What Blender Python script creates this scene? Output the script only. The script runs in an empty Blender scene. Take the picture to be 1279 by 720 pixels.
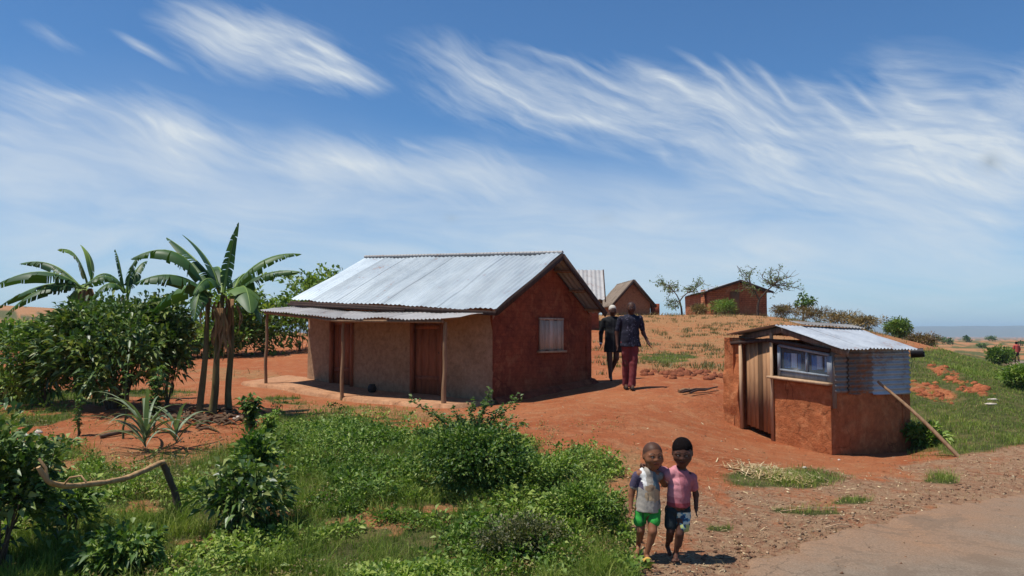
import bpy, math, random
import numpy as np
from mathutils import Vector
random.seed(7); RNG=np.random.default_rng(11)
R=math.radians
scene=bpy.context.scene
col=scene.collection
# ------------------------------------------------------------------ camera
F=1000.0; PITCH=math.atan(55.5/F); CAM=np.array([0.0,0.0,2.0])
cp,sp=math.cos(PITCH),math.sin(PITCH)
def ray(u,v):
    x=(u-639.5)/F; y=(359.5-v)/F
    return np.array([x, cp-y*sp, sp+y*cp])
def at(u,v,Y):
    d=ray(u,v); return CAM+d*(Y/d[1])
def proj(x,y,z):
    yy=np.maximum(y*cp+(z-2.0)*sp,1e-3)
    up=-y*sp+(z-2.0)*cp
    return 639.5+F*x/yy, 359.5-F*up/yy
cam_d=bpy.data.cameras.new('camera'); cam=bpy.data.objects.new('camera',cam_d); col.objects.link(cam)
cam.location=CAM; cam.rotation_euler=(R(90)+PITCH,0,0)
cam_d.sensor_width=36; cam_d.lens=36*F/1279; cam_d.clip_start=0.05; cam_d.clip_end=30000
scene.camera=cam
# ------------------------------------------------------------------ noise
def _h(ix,iy,s):
    ix=ix.astype(np.int64)&0xffffffff; iy=iy.astype(np.int64)&0xffffffff
    h=(ix*374761393+iy*668265263+s*982451653)&0xffffffff
    h=((h^(h>>13))*1274126177)&0xffffffff
    h=(h^(h>>16))
    return (h&0xffff)/65535.0
def vnoise(x,y,s=0):
    x=np.asarray(x,float); y=np.asarray(y,float)
    ix=np.floor(x); iy=np.floor(y); fx=x-ix; fy=y-iy
    fx=fx*fx*(3-2*fx); fy=fy*fy*(3-2*fy)
    a=_h(ix,iy,s); b=_h(ix+1,iy,s); c=_h(ix,iy+1,s); d=_h(ix+1,iy+1,s)
    return (a*(1-fx)+b*fx)*(1-fy)+(c*(1-fx)+d*fx)*fy
def fbm(x,y,s=0,o=4):
    t=0;a=.5;n=0
    for i in range(o):
        t=t+a*vnoise(x*2**i,y*2**i,s+i*17); n+=a; a*=.5
    return t/n
def sm(a,b,x):
    t=np.clip((x-a)/(b-a),0,1); return t*t*(3-2*t)
# ------------------------------------------------------------------ mesh builder
class MB:
    def __init__(s): s.V=[];s.Q=[];s.T=[];s.var=[];s.C=[];s.n=0
    def add(s,V,Q=None,T=None,var=0.5,C=None):
        V=np.asarray(V,float).reshape(-1,3); k=len(V)
        if Q is not None and len(Q): s.Q.append(np.asarray(Q,np.int64).reshape(-1,4)+s.n)
        if T is not None and len(T): s.T.append(np.asarray(T,np.int64).reshape(-1,3)+s.n)
        s.V.append(V); s.var.append(np.broadcast_to(np.asarray(var,float),(k,)))
        if C is not None: s.C.append(np.broadcast_to(np.asarray(C,float),(k,len(np.atleast_1d(C)) if np.ndim(C)==1 else np.shape(C)[1])))
        s.n+=k
    def grid(s,G,var=0.5,closed=False,flip=False):
        G=np.asarray(G,float); a,b=G.shape[:2]
        idx=np.arange(a*b).reshape(a,b)
        if closed: idx=np.concatenate([idx,idx[:,:1]],1)
        q=np.stack([idx[:-1,:-1],idx[1:,:-1],idx[1:,1:],idx[:-1,1:]],-1).reshape(-1,4)
        if flip: q=q[:,::-1]
        v=var if np.ndim(var)==0 else np.asarray(var).reshape(-1)
        s.add(G.reshape(-1,3),q,var=v)
    def box(s,c,sx,sy,sz,ax=None,var=0.5):
        """c centre; sx,sy,sz full sizes along axes ax (3 vectors)"""
        ax=np.eye(3) if ax is None else np.asarray(ax,float)
        c=np.asarray(c,float)
        P=[c+ax[0]*sx*i/2+ax[1]*sy*j/2+ax[2]*sz*k/2 for i in(-1,1) for j in(-1,1) for k in(-1,1)]
        s.add(P,[[0,1,3,2],[4,6,7,5],[0,4,5,1],[2,3,7,6],[0,2,6,4],[1,5,7,3]],var=var)
    def beam(s,a,b,w,h,up=(0,0,1),var=0.5):
        a=np.asarray(a,float);b=np.asarray(b,float);d=b-a;L=np.linalg.norm(d);d/=L
        x=np.cross(d,up);x/=np.linalg.norm(x);z=np.cross(x,d)
        s.box((a+b)/2,L,w,h,(d,x,z),var)
    def tube(s,pts,rad,n=8,var=0.5,jit=0,cap=True,seed=0):
        pts=np.asarray(pts,float); m=len(pts); rad=np.broadcast_to(np.asarray(rad,float),(m,))
        t=np.gradient(pts,axis=0); t/=np.maximum(np.linalg.norm(t,axis=1,keepdims=True),1e-9)
        ref=np.array([0,0,1.]) if abs(t[0,2])<.9 else np.array([0,1.,0])
        G=[]; x=np.cross(ref,t[0]); x/=np.linalg.norm(x)
        rs=np.random.default_rng(seed+m)
        for i in range(m):
            x=x-t[i]*np.dot(x,t[i]); x/=np.linalg.norm(x); y=np.cross(t[i],x)
            a=np.arange(n)*2*np.pi/n
            rr=rad[i]*(1+jit*(rs.random(n)-.5)*2)
            G.append(pts[i]+np.outer(np.cos(a)*rr,x)+np.outer(np.sin(a)*rr,y))
        G=np.array(G)
        vv=var if np.ndim(var)==0 else np.repeat(var,n)
        s.grid(G,vv,closed=True)
        if cap:
            for k,g in ((0,G[0]),(1,G[-1])):
                c=g.mean(0); T=[[n,(i+1)%n,i] if k==1 else [n,i,(i+1)%n] for i in range(n)]
                if k==1: T=[[n,i,(i+1)%n][::1] for i in range(n)]
                else: T=[[n,(i+1)%n,i] for i in range(n)]
                s.add(np.vstack([g,c]),T=T,var=float(np.mean(vv)))
    def ball(s,c,r,n=10,m=6,var=0.5,jit=0,seed=0):
        r=np.broadcast_to(np.asarray(r,float),(3,)); rs=np.random.default_rng(seed+5)
        th=np.linspace(0.02,np.pi-.02,m+1); ph=np.arange(n)*2*np.pi/n
        G=np.stack([np.outer(np.sin(th),np.cos(ph)),np.outer(np.sin(th),np.sin(ph)),np.outer(np.cos(th),np.ones(n))],-1)
        G*= (1+jit*(rs.random((m+1,n,1))-.5)*2)
        s.grid(np.asarray(c)+G*r,var,closed=True,flip=False)
    def mesh(s,name,off=(0,0,0),smooth=False):
        me=bpy.data.meshes.new(name)
        V=np.concatenate(s.V)-np.asarray(off); 
        Q=np.concatenate(s.Q) if s.Q else np.zeros((0,4),np.int64); T=np.concatenate(s.T) if s.T else np.zeros((0,3),np.int64)
        me.vertices.add(len(V)); me.vertices.foreach_set('co',V.astype(np.float32).ravel())
        nl=len(Q)*4+len(T)*3; me.loops.add(nl); me.loops.foreach_set('vertex_index',np.concatenate([Q.ravel(),T.ravel()]).astype(np.int32))
        me.polygons.add(len(Q)+len(T))
        me.polygons.foreach_set('loop_start',np.concatenate([np.arange(len(Q))*4,len(Q)*4+np.arange(len(T))*3]).astype(np.int32))
        me.update(calc_edges=True)
        a=me.attributes.new('var','FLOAT','POINT'); a.data.foreach_set('value',np.concatenate(s.var).astype(np.float32))
        if s.C:
            C=np.concatenate(s.C)
            if C.shape[1]==3: C=np.hstack([C,np.ones((len(C),1))])
            if len(C)==len(V):
                a=me.attributes.new('col','FLOAT_COLOR','POINT'); a.data.foreach_set('color',C.astype(np.float32).ravel())
        if smooth: me.polygons.foreach_set('use_smooth',np.ones(len(me.polygons),bool))
        return me
    def build(s,name,mat,parent=None,smooth=False,loc=None):
        off=np.zeros(3) if loc is None else np.asarray(loc,float)
        if parent is not None: off=wloc(parent)
        me=s.mesh(name,off,smooth); me.materials.append(mat)
        o=bpy.data.objects.new(name,me); col.objects.link(o)
        if parent is not None: o.parent=parent
        else: o.location=off
        return o
WL={}
def wloc(o):
    p=np.zeros(3)
    while o is not None:
        p=p+np.array(o.location); o=o.parent
    return p
def tag(o,label=None,cat=None,group=None,kind=None):
    if label:o['label']=label
    if cat:o['category']=cat
    if group:o['group']=group
    if kind:o['kind']=kind
    return o
def thing(name,label,cat,loc,group=None,rz=0):
    o=bpy.data.objects.new(name,None); col.objects.link(o); o.location=[float(q) for q in loc]; o.rotation_euler.z=rz
    o.empty_display_size=.2
    return tag(o,label,cat,group)
# ------------------------------------------------------------------ materials
def newmat(name):
    m=bpy.data.materials.new(name); m.use_nodes=True; nt=m.node_tree
    for n in list(nt.nodes): nt.nodes.remove(n)
    out=nt.nodes.new('ShaderNodeOutputMaterial'); b=nt.nodes.new('ShaderNodeBsdfPrincipled')
    nt.links.new(b.outputs[0],out.inputs[0])
    return m,nt,b,out
def N(nt,t,**k):
    n=nt.nodes.new(t)
    for a,v in k.items():
        if a.startswith('i_'):
            key=a[2:]; key=int(key) if key.isdigit() else key.replace('_',' ')
            n.inputs[key].default_value=v
        else: setattr(n,a,v)
    return n
def noise(nt,vec,scale,detail=6,rough=.6,dist=0):
    n=N(nt,'ShaderNodeTexNoise',i_Scale=scale,i_Detail=detail,i_Roughness=rough,i_Distortion=dist); 
    if vec is not None: nt.links.new(vec,n.inputs['Vector'])
    return n.outputs[0]
def ramp(nt,fac,stops,interp='LINEAR'):
    n=N(nt,'ShaderNodeValToRGB'); cr=n.color_ramp; cr.interpolation=interp
    while len(cr.elements)<len(stops): cr.elements.new(.5)
    for e,(p,c) in zip(cr.elements,stops):
        e.position=p; e.color=(*c,1) if len(c)==3 else c
    nt.links.new(fac,n.inputs[0]); return n.outputs[0]
def g1(x): return (x,x,x)
def mixc(nt,fac,a,b,mode='MIX'):
    n=N(nt,'ShaderNodeMix',data_type='RGBA',blend_type=mode)
    for s,v in ((0,fac),(6,a),(7,b)):
        if hasattr(v,'is_linked') or isinstance(v,bpy.types.NodeSocket): nt.links.new(v,n.inputs[s])
        elif isinstance(v,(int,float)): n.inputs[s].default_value=v
        else: n.inputs[s].default_value=(*v,1)
    return n.outputs[2]
def math_(nt,op,a,b=None,clamp=False):
    n=N(nt,'ShaderNodeMath',operation=op,use_clamp=clamp)
    for i,v in ((0,a),(1,b)):
        if v is None: continue
        if isinstance(v,(int,float)): n.inputs[i].default_value=v
        else: nt.links.new(v,n.inputs[i])
    return n.outputs[0]
def bump(nt,b,h,strength=.5,dist=.02):
    n=N(nt,'ShaderNodeBump',i_Strength=strength,i_Distance=dist); nt.links.new(h,n.inputs['Height']); nt.links.new(n.outputs[0],b.inputs['Normal'])
def pos(nt,scale=None):
    g=N(nt,'ShaderNodeNewGeometry'); v=g.outputs['Position']
    if scale is not None:
        m=N(nt,'ShaderNodeMapping'); m.inputs['Scale'].default_value=scale; nt.links.new(v,m.inputs[0]); v=m.outputs[0]
    return v
def mud(name,c1,c2,c3=None,scale=1.2,bs=.6,rough=.95,course=0,fine=9,cracks=1):
    m,nt,b,out=newmat(name); p=pos(nt); 
    n1=noise(nt,p,scale,8,.65); n2=noise(nt,p,fine,8,.7); 
    c=mixc(nt,ramp(nt,n1,[(.35,g1(0)),(.65,g1(1))]),c1,c2)
    if c3 is not None: c=mixc(nt,ramp(nt,noise(nt,p,scale*2.3,8,.7,.5),[(.5,g1(0)),(.66,g1(1))]),c,c3)
    c=mixc(nt,.8,c,ramp(nt,n2,[(.3,g1(.6)),(.7,g1(1.3))]),'MULTIPLY')
    wv=N(nt,'ShaderNodeVectorMath',operation='ADD'); wn_=N(nt,'ShaderNodeTexNoise',i_Scale=3.0,i_Detail=4); nt.links.new(p,wn_.inputs['Vector']); ws=N(nt,'ShaderNodeVectorMath',operation='SCALE',i_Scale=.35); nt.links.new(wn_.outputs['Color'],ws.inputs[0]); nt.links.new(p,wv.inputs[0]); nt.links.new(ws.outputs[0],wv.inputs[1])
    vo=N(nt,'ShaderNodeTexVoronoi',feature='DISTANCE_TO_EDGE',i_Scale=1.7); nt.links.new(wv.outputs[0],vo.inputs['Vector'])
    ck=math_(nt,'MULTIPLY',ramp(nt,vo.outputs['Distance'],[(0,g1(1)),(.014,g1(.6)),(.022,g1(0))]),ramp(nt,n1,[(.48,g1(0)),(.56,g1(1))]))
    c=mixc(nt,math_(nt,'MULTIPLY',ck,.75*cracks),c,tuple(q*.3 for q in c1))
    c=mixc(nt,ramp(nt,noise(nt,p,scale*1.6+.3,9,.75,1.2),[(.60,g1(0)),(.64,g1(.55*cracks))]),c,tuple(min(1,q*1.35) for q in c1))
    h=math_(nt,'ADD',math_(nt,'MULTIPLY',n2,.6),math_(nt,'MULTIPLY',noise(nt,p,40,4,.7),.25))
    if course:
        br=N(nt,'ShaderNodeTexBrick',i_Scale=1.0); br.inputs['Mortar Size'].default_value=.012; br.inputs['Brick Width'].default_value=.3;br.inputs['Row Height'].default_value=.13
        br.inputs['Color1'].default_value=(1,1,1,1);br.inputs['Color2'].default_value=(.7,.7,.7,1);br.inputs['Mortar'].default_value=(.0,.0,.0,1)
        mp=N(nt,'ShaderNodeMapping'); sx=N(nt,'ShaderNodeSeparateXYZ'); nt.links.new(p,sx.inputs[0])
        cx=N(nt,'ShaderNodeCombineXYZ'); nt.links.new(math_(nt,'ADD',sx.outputs[0],math_(nt,'MULTIPLY',sx.outputs[1],.6)),cx.inputs[0]); 
        nt.links.new(math_(nt,'ADD',sx.outputs[2],math_(nt,'MULTIPLY',n1,.06)),cx.inputs[1]); nt.links.new(cx.outputs[0],br.inputs[0])
        c=mixc(nt,course,c,br.outputs[0],'MULTIPLY'); h=math_(nt,'ADD',h,math_(nt,'MULTIPLY',br.outputs[0],course))
    nt.links.new(c,b.inputs['Base Color']); b.inputs['Roughness'].default_value=rough; b.inputs['Specular IOR Level'].default_value=.15
    bump(nt,b,h,bs,.05); return m
def wood(name,c1,c2,scale=3,along=(1,1,.15),rough=.85,var=False):
    m,nt,b,out=newmat(name); p=pos(nt,along)
    n1=noise(nt,p,scale*6,6,.6,.4); c=mixc(nt,ramp(nt,n1,[(.35,g1(0)),(.65,g1(1))]),c1,c2)
    if var:
        a=N(nt,'ShaderNodeAttribute',attribute_name='var'); c=mixc(nt,1.0,c,ramp(nt,a.outputs['Fac'],[(0,g1(.25)),(1,g1(1.3))]),'MULTIPLY')
    nt.links.new(c,b.inputs['Base Color']); b.inputs['Roughness'].default_value=rough; b.inputs['Specular IOR Level'].default_value=.2
    bump(nt,b,n1,.5,.02); return m
def metal(name,c1,c2,rust=(.25,.09,.03),rustamt=.62,met=.55,rough=.42,var=True):
    m,nt,b,out=newmat(name); p=pos(nt)
    n1=noise(nt,p,1.6,8,.65); n2=noise(nt,p,14,6,.7)
    c=mixc(nt,ramp(nt,n1,[(.3,g1(0)),(.7,g1(1))]),c1,c2)
    a=N(nt,'ShaderNodeAttribute',attribute_name='var'); c=mixc(nt,1.0,c,ramp(nt,a.outputs['Fac'],[(0,g1(.45)),(.5,g1(.9)),(1,g1(1.2))]),'MULTIPLY')
    rf=ramp(nt,math_(nt,'ADD',math_(nt,'MULTIPLY',n1,.6),math_(nt,'MULTIPLY',n2,.45)),[(rustamt,g1(0)),(rustamt+.12,g1(.85))])
    c=mixc(nt,rf,c,rust)
    nt.links.new(c,b.inputs['Base Color'])
    nt.links.new(math_(nt,'MULTIPLY',math_(nt,'SUBTRACT',1.0,rf),met),b.inputs['Metallic'])
    nt.links.new(ramp(nt,n2,[(.3,g1(rough-.08)),(.7,g1(rough+.2))]),b.inputs['Roughness'])
    bump(nt,b,n2,.15,.01); return m
def leafmat(name,dark,mid,light,rough=.5,trans=.3,spec=.4):
    m,nt,b,out=newmat(name); a=N(nt,'ShaderNodeAttribute',attribute_name='var')
    c=ramp(nt,a.outputs['Fac'],[(0,dark),(.5,mid),(1,light)])
    nz=noise(nt,pos(nt),1.1,3,.5); c=mixc(nt,.55,c,ramp(nt,nz,[(.3,(.62,.72,.7)),(.7,(1.3,1.22,1.0))]),'MULTIPLY')
    nt.links.new(c,b.inputs['Base Color']); b.inputs['Roughness'].default_value=rough; b.inputs['Specular IOR Level'].default_value=spec
    if trans>0:
        t=N(nt,'ShaderNodeBsdfTranslucent'); nt.links.new(mixc(nt,1.0,c,(1.0,1.25,.5),'MULTIPLY'),t.inputs[0])
        mx=N(nt,'ShaderNodeMixShader',i_0=trans); nt.links.new(b.outputs[0],mx.inputs[1]); nt.links.new(t.outputs[0],mx.inputs[2]); nt.links.new(mx.outputs[0],out.inputs[0])
    return m
def plain(name,c,rough=.8,spec=.3,var=False,fine=25,amt=.35):
    m,nt,b,out=newmat(name); n1=noise(nt,pos(nt),fine,5,.6)
    cc=mixc(nt,amt,c,ramp(nt,n1,[(.3,g1(.5)),(.7,g1(1.4))]),'MULTIPLY')
    nt.links.new(cc,b.inputs['Base Color']); b.inputs['Roughness'].default_value=rough; b.inputs['Specular IOR Level'].default_value=spec
    bump(nt,b,n1,.2,.01); return m
def paint(name,rough=.85,sheen=0,fine=30):
    m,nt,b,out=newmat(name); a=N(nt,'ShaderNodeAttribute',attribute_name='col'); n1=noise(nt,pos(nt),fine,5,.6)
    cc=mixc(nt,.4,a.outputs['Color'],ramp(nt,n1,[(.3,g1(.7)),(.7,g1(1.25))]),'MULTIPLY')
    nt.links.new(cc,b.inputs['Base Color']); b.inputs['Roughness'].default_value=rough; b.inputs['Specular IOR Level'].default_value=.25
    bump(nt,b,noise(nt,pos(nt),fine*.6,4,.6),.35,.012); return m
# ------------------------------------------------------------------ terrain height field
_cp=[]
def cw(x,y,z): _cp.append((x,y,z))
def cpx(u,v,Y):
    p=at(u,v,Y); _cp.append(tuple(p))
for q in [(0,0,0),(5,3,0),(-6,0,0),(6,-5,0),(-8,-8,0),(10,0,0),(14,6,0),(0,-12,0),(-14,-2,0),(20,0,-.1),(30,20,-.2),(-20,-10,0),(20,-20,0),(-20,6,.3),
 (1.7,6.7,0),(6.8,10.6,0),(4,6,0),(9,9,0),(12,16,-.02),(20,28,-.1),(35,58,-.2),(28,42,-.15),(24,40,-.1),(12,60,3.0),(5,60,3.0),(18,60,2.9),(10,80,2.6),
 (-4,30,1.6),(0,30,1.8),(1.5,40,2.6),(3,50,3.0),(-10,60,2.2),(-30,50,1.6),(-30,25,.9),(60,80,-.8),(45,80,-.6),(0,90,2.5),(-40,90,1.5),(30,80,.6),
 (5.75,15.93,.3),(40,45,-.6),(50,60,-1.0)]: cw(*q)
for q in [(820,697,7.0),(100,700,6.6),(400,700,6.8),(-200,650,8),(200,600,9),(500,600,9),(650,600,9.2),(0,600,8.8),
 (0,540,12),(250,540,11.5),(400,540,11.3),(600,540,11.8),(260,516,13.3),(333,483,18.7),(428,500,17.1),(555,508,15.4),(384,476,19.5),(615,505,16.1),(737,479,18.6),
 (790,487,16.8),(765,473,18.8),(1039,568,13.07),(906,529,14.9),(1137,562,14.1),(640,560,10.7),(720,540,11.8),(850,560,11),(960,590,10.4),(1100,600,10.3),(1200,572,12),(1279,560,12.8),
 (700,500,15.5),(880,500,15.5),(850,465,20),(930,470,19),(850,440,28),(850,395,45),(850,418,35),(760,395,45),(950,395,45),(1050,408,42),(1000,428,30),(1100,416,40),(1100,438,25),
 (1145,428,32),(1150,452,22),(1190,500,17),(1230,470,22),(1230,500,16.5),(1279,480,19),(1200,540,14),(1250,530,14.5),(1270,452,62),(1200,440,70),(1279,465,35),(1200,452,45),
 (0,500,16),(100,480,19),(250,450,26),(330,435,32),(400,450,26),(0,430,45),(150,430,45)]: cpx(*q)
_P=np.array(_cp)
def _U(r2): 
    return np.where(r2>0,.5*r2*np.log(np.maximum(r2,1e-12)),0)
def _warp(x,y):
    # compress far coordinates so near points do not dominate
    r=np.sqrt(x*x+y*y)+1e-9; k=np.log1p(r/8)*8/r
    return x*k,y*k
_wx,_wy=_warp(_P[:,0],_P[:,1]); _n=len(_P)
_K=_U((_wx[:,None]-_wx)**2+(_wy[:,None]-_wy)**2)+np.eye(_n)*.12
_A=np.zeros((_n+3,_n+3)); _A[:_n,:_n]=_K; _A[:_n,_n]=1;_A[:_n,_n+1]=_wx;_A[:_n,_n+2]=_wy; _A[_n:,:_n]=_A[:_n,_n:].T
_w=np.linalg.solve(_A,np.concatenate([_P[:,2],np.zeros(3)]))
def tps(x,y):
    wx,wy=_warp(x,y); o=_w[_n]+_w[_n+1]*wx+_w[_n+2]*wy
    for i in range(_n): o=o+_w[i]*_U((wx-_wx[i])**2+(wy-_wy[i])**2)
    return o
# road: left edge polyline, width to its right
EDGE=np.array([(-40,-26),(-20,-10.2),(-9,-1.7),(-3,3.0),(1.73,6.67),(6.8,10.6),(12.6,15.5),(18.5,22),(23.5,31),(28,41),(32.5,52),(39,64),(50,77),(75,98),(130,130)],float)
def _spline(P,n):
    out=[]
    for i in range(len(P)-1):
        p0=P[max(i-1,0)];p1=P[i];p2=P[i+1];p3=P[min(i+2,len(P)-1)]
        for t in np.linspace(0,1,n,endpoint=False):
            out.append(.5*((2*p1)+(-p0+p2)*t+(2*p0-5*p1+4*p2-p3)*t*t+(-p0+3*p1-3*p2+p3)*t**3))
    out.append(P[-1]); return np.array(out)
ES=_spline(EDGE,24)
_T=np.gradient(ES,axis=0); _T/=np.linalg.norm(_T,axis=1,keepdims=True)
EN_=np.stack([_T[:,1],-_T[:,0]],1)
RW=6.2
def road_d(x,y):
    """signed distance right of the left edge (positive = on/over the road)"""
    x=np.asarray(x,float);y=np.asarray(y,float); sh=x.shape; x=x.ravel();y=y.ravel(); out=np.empty(len(x))
    for a in range(0,len(x),20000):
        dx=x[a:a+20000,None]-ES[:,0]; dy=y[a:a+20000,None]-ES[:,1]
        i=np.argmin(dx*dx+dy*dy,1); r=np.arange(len(i))
        out[a:a+20000]=dx[r,i]*EN_[i,0]+dy[r,i]*EN_[i,1]
    return out.reshape(sh)
def height0(x,y):
    x=np.asarray(x,float); y=np.asarray(y,float); r=np.sqrt(x*x+y*y)
    z=tps(x,y)
    far=-1.5-r*.004+1.2*(fbm(x/90,y/90,3,3)-.5)
    far=far+sm(60,400,r)*6*(fbm(x/300,y/300,9,3)-.5)-2*sm(300,900,r)
    # hill on the left
    far=far+17*np.exp(-(((x+230)/120)**2+((y-330)/110)**2))
    far=np.where(far<-22,-22,far)
    w=sm(70,150,r)
    return np.clip(z,-3,5)*(1-w)+far*w
BANK=[(1190,470,52,8,25),(1165,490,42,13,15),(1215,487,24,7,15)]
def ell(u,v,lst):
    m=np.zeros_like(u)
    for (a,b,ru,rv,*r) in lst:
        t=R(r[0]) if r else 0; du=u-a; dv=v-b; x=du*math.cos(t)+dv*math.sin(t); y=-du*math.sin(t)+dv*math.cos(t)
        m=np.maximum(m,1-np.sqrt((x/ru)**2+(y/rv)**2))
    return np.clip(m*2.2,0,1)
def height(x,y,detail=True):
    x=np.asarray(x,float); y=np.asarray(y,float)
    z=height0(x,y)
    d=road_d(x,y); onroad=sm(-.3,.5,d)*(1-sm(RW-.3,RW+.8,d))
    r=np.sqrt(x*x+y*y)
    z=z+(1-onroad)*.05*(fbm(x*.9,y*.9,21,3)-.5)*(r<120)
    u,v=proj(x,y,z); bk=ell(u,v,BANK)*(y>5)
    z=z+bk*(.35*(fbm(x*1.1,y*1.1,33,3)-.35))
    z=z+(.05*np.exp(-(d+.25)**2/.1)*(fbm(x*1.5,y*1.5,5,2)))
    return z
def gz(x,y): return float(height(np.array([x]),np.array([y]))[0])
def hit(u,v,lo=4,hi=150):
    Y=np.geomspace(lo,hi,900); d=ray(u,v); P=CAM+np.outer(Y/d[1],d); h=height(P[:,0],P[:,1]); i=np.argmax(P[:,2]<h)
    if P[i,2]>=h[i]: i=len(Y)-1
    p=P[i].copy(); p[2]=h[i]; return p
def onground(u,Y):
    """ground point seen in column u at depth Y"""
    x=(u-639.5)/F*Y; return np.array([x,Y,gz(x,Y)])
# ------------------------------------------------------------------ ground cover masks (what grows where)
def masks(x,y,z):
    u,v=proj(x,y,z); front=y>3
    n=fbm(x*.8,y*.8,41,5); n2=fbm(x*2.6,y*2.6,43,4); n3=fbm(x*.25,y*.25,47,4); jit=(n-.5)*60+(n2-.5)*34
    vb=np.interp(u,[-300,0,60,150,230,300,345,420,500,545,600,640,690,740,775,800,801],[545,548,548,585,572,556,514,508,512,522,535,542,575,606,640,700,2000])
    g=sm(-10,18,v-vb+jit*.7)
    # grass strips on the left, small tufts, far slopes
    E=ell(u+jit*.7,v+jit*.25,[(70,498,110,14),(200,492,60,9),(20,525,60,7),(40,518,70,8),(725,592,58,26),(360,500,30,6),(985,601,90,13,-1),(1170,597,30,6),(835,446,48,7),(1060,625,34,5),(905,663,22,5),(1010,640,50,5)])
    g=np.maximum(g,E*1.15)
    # right meadow
    vt=np.interp(u,[1090,1140,1150,1190,1279],[450,446,438,436,447]); vl=np.interp(u,[1100,1140,1165,1200,1279,1400],[556,566,562,566,556,540])
    m=sm(1118,1140,u+jit*.3)*sm(-5,4,v-vt)*(1-sm(-6,6,v-vl+jit*.25))*(v>430)
    bk=ell(u+jit*.3,v+jit*.15,BANK)*sm(.36,.52,n2*.55+n*.45)
    g=np.maximum(g,m)*(1-bk)
    g=g*(1-.75*sm(.60,.68,fbm(x*1.9+5,y*1.9,61,4))*(u<800))
    # bare openings in the weeds
    bare=.8*ell(u+jit*1.2,v+jit*.5,[(285,610,26,10),(95,590,26,9),(345,640,24,14),(500,640,24,12),(110,690,40,12),(560,528,40,8),(470,528,30,5),(610,600,18,5),(250,575,40,8)])
    g=g*(1-.85*bare)
    wild=sm(.42,.6,n3+.25*(n-.5))
    g=np.where(front,g,wild)
    off=(u<-60)|(u>1340); g=np.where(front&off&(v>470),np.maximum(g,wild*(v>470)),g)
    r=np.sqrt(x*x+y*y); farg=sm(.40,.6,n3)*.8
    g=np.where(r>70,farg,g)
    # dry: straw-coloured grass and tan earth of the slope and the crest
    d=sm(474,448,v+jit*.3)*sm(740,770,u)*(1-sm(1120,1160,u))*(v>385)*(.5+.6*sm(.42,.6,n2))
    d=np.maximum(d,sm(409,402,v)*.9)
    d=np.maximum(d,.75*ell(u+jit,v+jit*.4,[(420,512,120,10),(520,515,50,8),(1240,435,120,9),(300,470,80,8)]))
    d=np.where((u<800)&(v>545)&front,np.maximum(d,.7*sm(545,575,v)),d); d=np.where(r>48,np.maximum(d,.35+.5*n2),d)
    # verge: pale trampled litter
    l=ell(u+jit*1.2,v+jit*.5,[(850,660,150,62),(950,640,190,40,-12),(1080,605,140,18,-12),(1220,580,120,14),(760,700,90,30)])
    l=np.maximum(l*.75,sm(-2.2,-.6,road_d(x,y)+(n2-.5)*1.5)*.9)*(.25+1.3*n2)
    d_=road_d(x,y); l=np.where(front,l,sm(-2.5,-.3,d_)*.6)
    g=g*(1-ell(u,v,[(822,700,44,22)])); onroad=sm(-.25,.15,d_+(n2-.5)*.9)*(1-sm(RW-.2,RW+.3,d_)); 
    g=g*(1-onroad)
    return np.clip(g,0,1),np.clip(d,0,1),np.clip(l,0,1),onroad
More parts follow.
